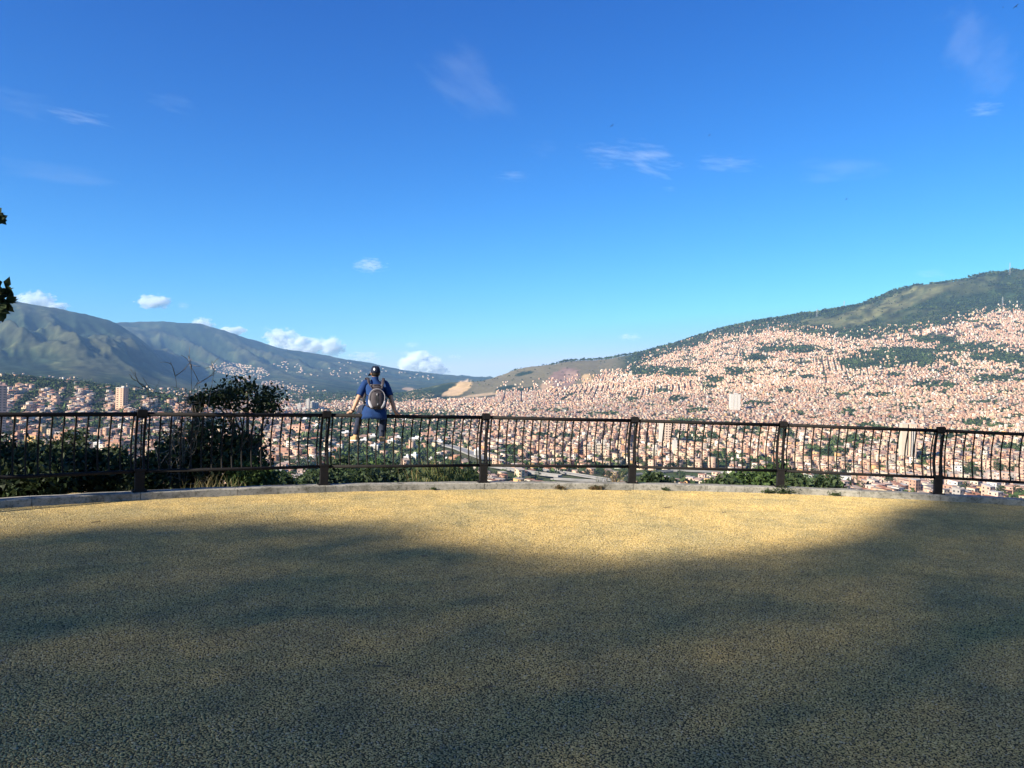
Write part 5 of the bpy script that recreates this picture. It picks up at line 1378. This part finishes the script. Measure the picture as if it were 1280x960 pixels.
for s in (-1, 1):
    body.tube(path([SHO[s] + (-s * .05, 0, .0), SHO[s], (SHO[s] + ELB[s]) / 2, ELB[s]], 12), rad([.05, .056, .050, .040], 12), 12)
    body.ball(ELB[s], .040, 10, 8)
    body.tube(path([ELB[s], (ELB[s] * 2 + WRI[s]) / 3, WRI[s]], 10), rad([.040, .040, .027], 10), 12)
    body.tube(path([HIP[s], (HIP[s] + KNEE[s]) / 2, KNEE[s]], 12), rad([.088, .076, .056], 12), 14)
    body.ball(KNEE[s], .056, 12, 8)
    body.tube(path([KNEE[s], KNEE[s] * .62 + ANK[s] * .38 + (0, -.015, 0), ANK[s]], 12), rad([.054, .052, .036], 12), 12)
    d = V3(-.38 if s < 0 else .10, .92, -.12); d /= np.linalg.norm(d)
    body.tube([ANK[s] + (0, 0, -.01), ANK[s] + d * .05 + (0, 0, -.045), ANK[s] + d * .15 + (0, 0, -.06)], [.036, .036, .030], 10)
    # hand: palm lying on the rail, fingers over its outer side, thumb on the near side
    W = WRI[s]; along = V3(s * .92, .18, -.0); along /= np.linalg.norm(along)
    palm = W + along * .045 + (0, .01, -.022)
    body.tube([W, W + along * .02 + (0, .004, -.012), palm], [.026, .030, .032], 10)
    body.ball(palm, (.042, .034, .017), 12, 8)
    for q in range(4):
        L = (.068, .076, .070, .054)[q]; b0 = palm + along * (.034 - .021 * q) + (0, .022, -.002)
        f1 = b0 + V3(s * .014, .75, -.10) * L * .45 + along * (.018 - .009 * q); f2 = f1 + V3(0, .30, -.62) * L * .42; f3 = f2 + V3(0, -.18, -.62) * L * .38
        body.tube(path([b0, f1, f2, f3], 8), rad([.0098, .0092, .0085, .007], 8), 8)
        body.ball(f3, .007, 6, 5)
    b0 = palm - (0, .02, 0) + along * (-.005)
    th = [b0, b0 + along * .028 + (0, -.018, -.008), b0 + along * .058 + (0, -.016, -.020)]
    body.tube(path(th, 6), rad([.012, .011, .008], 6), 8); body.ball(th[-1], .008, 6, 5)
bo = body.obj('body', M_SKIN, person)
rm_ = bo.modifiers.new('skin_over', 'REMESH'); rm_.mode = 'VOXEL'; rm_.voxel_size = 0.0055; rm_.use_smooth_shade = True
sm_ = bo.modifiers.new('relax', 'SMOOTH'); sm_.factor = .5; sm_.iterations = 3
for s in (-1, 1):
    mb = MB(); mb.ball(HC + (s * .030, .087, .0), .0115, 10, 8); mb.obj('eye', M_WHITE, person)
# hair under the cap, at the nape and sides
mb = MB(); mb.ball(HC + (0, -.020, -.004), (.077, .080, .082), 16, 10); mb.obj('hair', M_HAIR, person)
# shirt
sh = MB()
n = 28; a = np.arange(n) * 2 * np.pi / n
def hem(z, cy, rx, ry, wav):
    return np.stack([rx * np.cos(a) + .004 * np.sin(5 * a + z * 30), cy + ry * np.sin(a) + wav * np.sin(7 * a + z * 20), z + .008 * np.sin(3 * a + 1) * (z < 0) + 0 * a], -1)
RINGS = [hem(-.075, -.012, .238, .118, .008), hem(-.03, -.008, .232, .128, .007), hem(.03, .005, .216, .130, .007), hem(.09, .012, .190, .125, .007), hem(.16, .02, .158, .118, .005), hem(.24, .03, .156, .118, .004), hem(.33, .04, .170, .122, .004),
         hem(.41, .052, .190, .122, .002), hem(.455, .060, .188, .112, .001), hem(.490, .070, .155, .098, 0), hem(.515, .078, .110, .085, 0), hem(.535, .084, .080, .074, 0), hem(.556, .092, .068, .066, 0), hem(.585, .100, .063, .064, 0), hem(.60, .104, .066, .068, 0)]  # top rings: collar raised over the neck to stand in for its shadow
sh.rings(RINGS, cap=(False, False))
for s in (-1, 1):
    E = SHO[s] + (ELB[s] - SHO[s]) * .86
    sh.tube(path([SHO[s] + (-s * .07, 0, .012), SHO[s] + (0, 0, .004), (SHO[s] + E) / 2 + (s * .006, 0, 0), E], 10), rad([.055, .066, .066, .060], 10), 14, cap=False)
so = sh.obj('shirt', M_SHIRT, person); so.modifiers.new('cloth', 'SOLIDIFY').thickness = .004
# jeans
je = MB()
je.rings([ell_ring((0, .03, .15), .158, .118), ell_ring((0, .03, .08), .182, .128), ell_ring((0, .05, .0), .175, .115), ell_ring((0, .07, -.035), .13, .08)])
for s in (-1, 1):
    HK = (HIP[s] + KNEE[s]) / 2
    je.tube(path([HIP[s] + (0, 0, .0), HK, KNEE[s] + (0, .012, .006), KNEE[s] * .66 + ANK[s] * .34 + (0, -.008, 0), ANK[s] + (0, 0, .015)], 22), rad([.102, .090, .072, .064, .054], 22), 16)
jo = je.obj('jeans', M_JEANS, person)
rm_ = jo.modifiers.new('one_cloth', 'REMESH'); rm_.mode = 'VOXEL'; rm_.voxel_size = 0.009; rm_.use_smooth_shade = True
# shoes
for s in (-1, 1):
    d = V3(-.45 if s < 0 else .12, .89, 0); d /= np.linalg.norm(d); side = V3(d[1], -d[0], 0)
    A0 = ANK[s]
    def ring_(t, w, h, z):
        aa = np.arange(14) * 2 * np.pi / 14; c = A0 + d * t + (0, 0, z)
        return np.array([c + side * w * math.cos(q) + V3(0, 0, 1) * h * math.sin(q) for q in aa])
    mb = MB(); mb.rings([ring_(-.062, .022, .024, -.045), ring_(-.052, .036, .048, -.03), ring_(-.01, .040, .054, -.028), ring_(.05, .042, .042, -.045), ring_(.12, .047, .034, -.055), ring_(.165, .042, .026, -.06), ring_(.19, .022, .014, -.063)])
    sob = mb.obj('shoe', M_SHOE, person)
    mb = MB(); mb.rings([ring_(-.066, .024, .012, -.078), ring_(-.052, .039, .0145, -.078), ring_(0, .041, .0145, -.079), ring_(.06, .044, .0145, -.084), ring_(.12, .050, .0145, -.087), ring_(.17, .044, .013, -.086), ring_(.197, .024, .010, -.082)])
    mb.obj('sole', M_SOLE, sob)
# cap, worn turned so that the emblem faces back; the peak shows at the left
cp = MB(); R = []
CC = HC + (0, -.004, .012)
for t in np.linspace(0, 1, 9):
    zz = -.012 + .108 * math.sin(t * math.pi / 2); k = math.cos(t * math.pi / 2) ** .55 if t < 1 else .02
    R.append(ell_ring(CC + (0, 0, zz), max(.003, .088 * k), max(.003, .106 * k), 24))
cp.rings(R, cap=(False, True)); cp.ball(CC + (0, 0, .098), (.009, .009, .005), 8, 5)
for q in range(6):                                                     # panel seams
    aa = q * math.pi / 3 + .4
    cp.tube([CC + (.0885 * math.cos(t * 1.5) ** .55 * math.cos(aa), .1065 * math.cos(t * 1.5) ** .55 * math.sin(aa), -.012 + .108 * math.sin(t * math.pi / 2)) for t in np.linspace(0, .96, 9)], .0016, 4)
co = cp.obj('cap', M_CAP, person); co.modifiers.new('thick', 'SOLIDIFY').thickness = .003
mb = MB(); pk = []
pd = V3(-.80, .58, 0); pd /= np.linalg.norm(pd); ps = V3(pd[1], -pd[0], 0)
for t in np.linspace(0, 1, 6):
    w = .078 * (1 - t ** 2.4 * .75); c = CC + pd * (.075 + .07 * t) + (0, 0, -.012 - .030 * t)
    pk.append(np.array([c + ps * w * u + (0, 0, -.022 * u * u + h) for h, us in ((.002, np.linspace(-1, 1, 7)), (-.002, np.linspace(1, -1, 7))) for u in us]))
mb.rings(pk, smooth=False); mb.obj('peak', M_CAP, co)
# white drop-shaped emblem on the cap
mb = MB(); ring0 = []; ring1 = []
for q in range(20):
    aa = 2 * math.pi * q / 20
    r = .0165 * (1 + .55 * max(0, math.sin(aa)) ** 6)
    x = -.026 + r * .82 * math.cos(aa); z = .040 + r * math.sin(aa)
    yb = -.106 * math.sqrt(max(0, 1 - (x / .088) ** 2)) * (1 - max(0, z) * 3.4 * max(0, z) * 3.4 * 1.2) if False else 0
    tz = np.interp(z + .012, [.108 * math.sin(t * math.pi / 2) for t in np.linspace(0, 1, 30)], np.linspace(0, 1, 30)); k = math.cos(tz * math.pi / 2) ** .55
    y = -.106 * k * math.sqrt(max(0, 1 - (x / (.088 * k)) ** 2))
    ring0.append(CC + (x, y + .004, z)); ring1.append(CC + (x, y - .0045, z))
mb.rings([np.array(ring0), np.array(ring1)], smooth=False); mb.obj('emblem', M_WHITE, co)
# belt line of the far hip shows dark; watch strap on the left wrist
mb = MB(); W = WRI[-1]; dv = (WRI[-1] - ELB[-1]); dv /= np.linalg.norm(dv)
mb.tube([W - dv * .012, W + dv * .010], .031, 14); mb.obj('bracelet', M_PACKD, person)

# ================================================================== the backpack
pack = empty('backpack', tuple(person.location), 0); pack.rotation_euler = person.rotation_euler; pack.scale = (1.12, .95, 1.02)
tag(pack, 'small egg shaped purple grey backpack with silver trim on the seated person', 'backpack')
PCN = V3(.028, -.150, .235)
def egg(t):                                     # half width at height t 0 (bottom) .. 1 (top)
    return .118 * (math.sin(math.pi * (0.12 + .80 * t) ** .92) ** .55) * (1.02 - .12 * t)
def pring(t, k=1.0, y0=0.0, dep=.085):
    n_ = 22; aa = np.arange(n_) * 2 * np.pi / n_; hw_ = egg(t) * k
    return np.stack([PCN[0] + hw_ * np.sign(np.cos(aa)) * np.abs(np.cos(aa)) ** .75, PCN[1] + y0 + (dep * (.35 + .65 * math.sin(math.pi * min(1, max(0.02, t)) ** .8) ** .5)) * .62 * np.sin(aa) + .035 * t, PCN[2] - .155 + .31 * t + 0 * aa], -1)
mb = MB(); mb.rings([pring(t) for t in np.linspace(0, 1, 14)]); mb.obj('main_bag', M_PACK, pack)
mb = MB(); mb.rings([pring(.10 + .72 * t, .80, -.022) for t in np.linspace(0, 1, 10)]); fp = mb.obj('front_pocket', M_PACK, pack)
def face_y(x, t, k=.80, y0=-.022):             # the surface of the front pocket
    hw_ = max(.01, egg(t) * k); c_ = min(.98, abs(x) / hw_) ** (1 / .75)
    return PCN[1] + y0 + .035 * t - (.085 * (.35 + .65 * math.sin(math.pi * min(1, max(.02, t)) ** .8) ** .5)) * .62 * math.sqrt(1 - c_ * c_)
def strip(pts, w, mat, name, parent, k=.80, y0=-.022, lift=.004):
    mb = MB(); P = np.array([(PCN[0] + x, face_y(x, t, k, y0) - lift, PCN[2] - .155 + .31 * t) for x, t in pts])
    mb.tube(P, np.full((len(P), 2), (w, .004)), 8); return mb.obj(name, mat, parent)
mb = MB(); tb = np.linspace(.16, .78, 9)
V = [(PCN[0] + s * (.010 + .010 * math.sin(math.pi * (t - .16) / .62)), face_y(.01, t) - .004, PCN[2] - .155 + .31 * t) for t in tb for s in (-1, 1)]
mb.rings([np.array([V[2 * i], V[2 * i + 1], np.array(V[2 * i + 1]) + (0, .012, 0), np.array(V[2 * i]) + (0, .012, 0)]) for i in range(9)], smooth=False)
zp = mb.obj('zip_panel', M_PACKD, fp)
mb = MB(); mb.ball((PCN[0], face_y(0, .70) - .008, PCN[2] - .155 + .31 * .70), (.011, .006, .017), 10, 8); mb.obj('badge', M_SILVER, zp)
mb = MB(); mb.box((PCN[0] + .008, face_y(0, .24) - .006, PCN[2] - .155 + .31 * .24), (.014, .006, .024)); mb.obj('badge', M_SILVER, zp)
# silver arch over the top of the front pocket, and the silver mesh side pockets
arch = []
for q in np.linspace(math.radians(200), math.radians(-20), 20):
    x = .104 * math.cos(q); t = .56 + .40 * math.sin(q); arch.append((x, min(.97, t)))
mb = MB(); P = np.array([(PCN[0] + x, PCN[1] - .058 + .035 * t + abs(x) * .12 - .012 * (1 - abs(x) / .11), PCN[2] - .155 + .31 * t) for x, t in arch])
mb.tube(P, np.full((len(P), 2), (.0058, .0055)), 8); mb.obj('piping', M_SILVER, pack)
for s in (-1, 1):
    pts_ = [(s * .103, .46), (s * .100, .38), (s * .092, .28), (s * .078, .18), (s * .062, .10), (s * .052, .06)]
    wds = (.006, .014, .019, .021, .018, .008)
    mb = MB(); P = np.array([(PCN[0] + x, PCN[1] - .046 + .035 * t + abs(x) * .10, PCN[2] - .155 + .31 * t) for x, t in pts_])
    mb.tube(P, np.array([(w * 1.15, w * .85) for w in wds]), 10); mb.obj('side_pocket', M_POCKET, pack)
# shoulder straps, top loop, hanging webbing
for s in (-1, 1):
    mb = MB(); P = path([(PCN[0] + s * .050, PCN[1] + .045, PCN[2] + .135), (s * .085 + .012, -.062, .445), (s * .100 + .008, -.005, .515), (s * .112, .085, .528), (s * .118, .17, .44), (s * .125, .185, .33), (s * .15, .13, .20), (PCN[0] + s * .10, PCN[1] + .05, .11)], 26)
    mb.tube(P, np.full((26, 2), (.021, .007)), 8); mb.obj('shoulder_strap', M_PACK, pack)
    mb = MB(); mb.ball((s * .068 + .016, -.080, .432), (.010, .006, .008), 8, 6); mb.obj('buckle', M_SILVER, pack)
    mb = MB(); mb.tube(path([(PCN[0] + s * .105, PCN[1] + .03, .27), (PCN[0] + s * .150, -.09, .285), (PCN[0] + s * .160, -.02, .30)], 8), np.full((8, 2), (.010, .003)), 6)
    mb.tube(path([(PCN[0] + s * .15, -.07, .28), (PCN[0] + s * .175, -.075, .20), (PCN[0] + s * .15, -.08, .12)], 8), np.full((8, 2), (.006, .002)), 6)
    mb.obj('webbing', M_PACKD, pack)
mb = MB(); mb.tube(path([(PCN[0] - .045, -.085, .425), (PCN[0], -.10, .440), (PCN[0] + .045, -.085, .425)], 10), np.full((10, 2), (.006, .004)), 6); mb.obj('top_loop', M_PACKD, pack)
mb = MB(); mb.rings([ell_ring((PCN[0], -.080, .385), .062, .03, 14), ell_ring((PCN[0], -.070, .42), .070, .022, 14), ell_ring((PCN[0], -.060, .445), .062, .014, 14)]); mb.obj('yoke', M_PACK, pack)
tag(person, 'person in royal blue shirt, dark cap and jeans sitting on the fence, back turned', 'person')

# ================================================================== birds
M_BIRD = mat_noise('dark_plumage', (0.01, 0.01, 0.011), (0.03, 0.028, 0.026), 20, 0.8)
def bird(px, py, Y, sc, bank, head, label):
    p = unproj(px, py, Y); root = empty('bird', p, head); root.rotation_euler = (bank * .4, bank, head); root.scale = (sc,) * 3
    mb = MB(); mb.rings([ell_ring((0, 0, 0), .001, .001, 8)] if False else [np.array([(r * math.cos(q), y, r * math.sin(q)) for q in np.arange(8) * math.pi / 4]) for y, r in ((-.30, .012), (-.20, .05), (0, .085), (.18, .07), (.26, .05), (.32, .045), (.37, .025), (.42, .006))])
    mb.obj('body', M_BIRD, root)
    for s in (-1, 1):
        mb = MB(); R = []
        for t, xx, zz, ch in ((0, .05, .02, .22), (.3, .30, .14, .24), (.6, .58, .17, .20), (.85, .80, .10, .13), (1, .95, .02, .03)):
            yy = .05 - .10 * t * t
            R.append(np.array([(s * xx, yy + ch / 2, zz), (s * xx, yy, zz + .018), (s * xx, yy - ch / 2, zz), (s * xx, yy, zz - .012)]))
        mb.rings(R); mb.obj('wing', M_BIRD, root)
    mb = MB(); mb.rings([np.array([(-.03, -.25, .0), (.03, -.25, .0), (.03, -.25, .015), (-.03, -.25, .015)]), np.array([(-.11, -.50, .0), (.11, -.50, .0), (.11, -.50, .008), (-.11, -.50, .008)])], smooth=False); mb.obj('tail', M_BIRD, root)
    tag(root, label, 'bird', 'birds circling in the sky'); return root
bird(765, 157, 240, .75, .5, 2.4, 'dark bird just above the largest wispy cloud')
bird(887, 169, 240, .85, -.6, .9, 'dark bird above the second wispy cloud, wings tilted')
bird(1058, 249, 260, .70, .3, 1.6, 'small dark bird low in the sky at right')
bird(925, 275, 280, .60, .2, .5, 'smallest dark bird below the second wispy cloud')
bird(1270, 8, 220, .95, .4, 2.0, 'dark bird near the upper right corner')
bird(1254, 9, 260, .65, -.2, 1.0, 'tiny dark bird left of the corner bird')
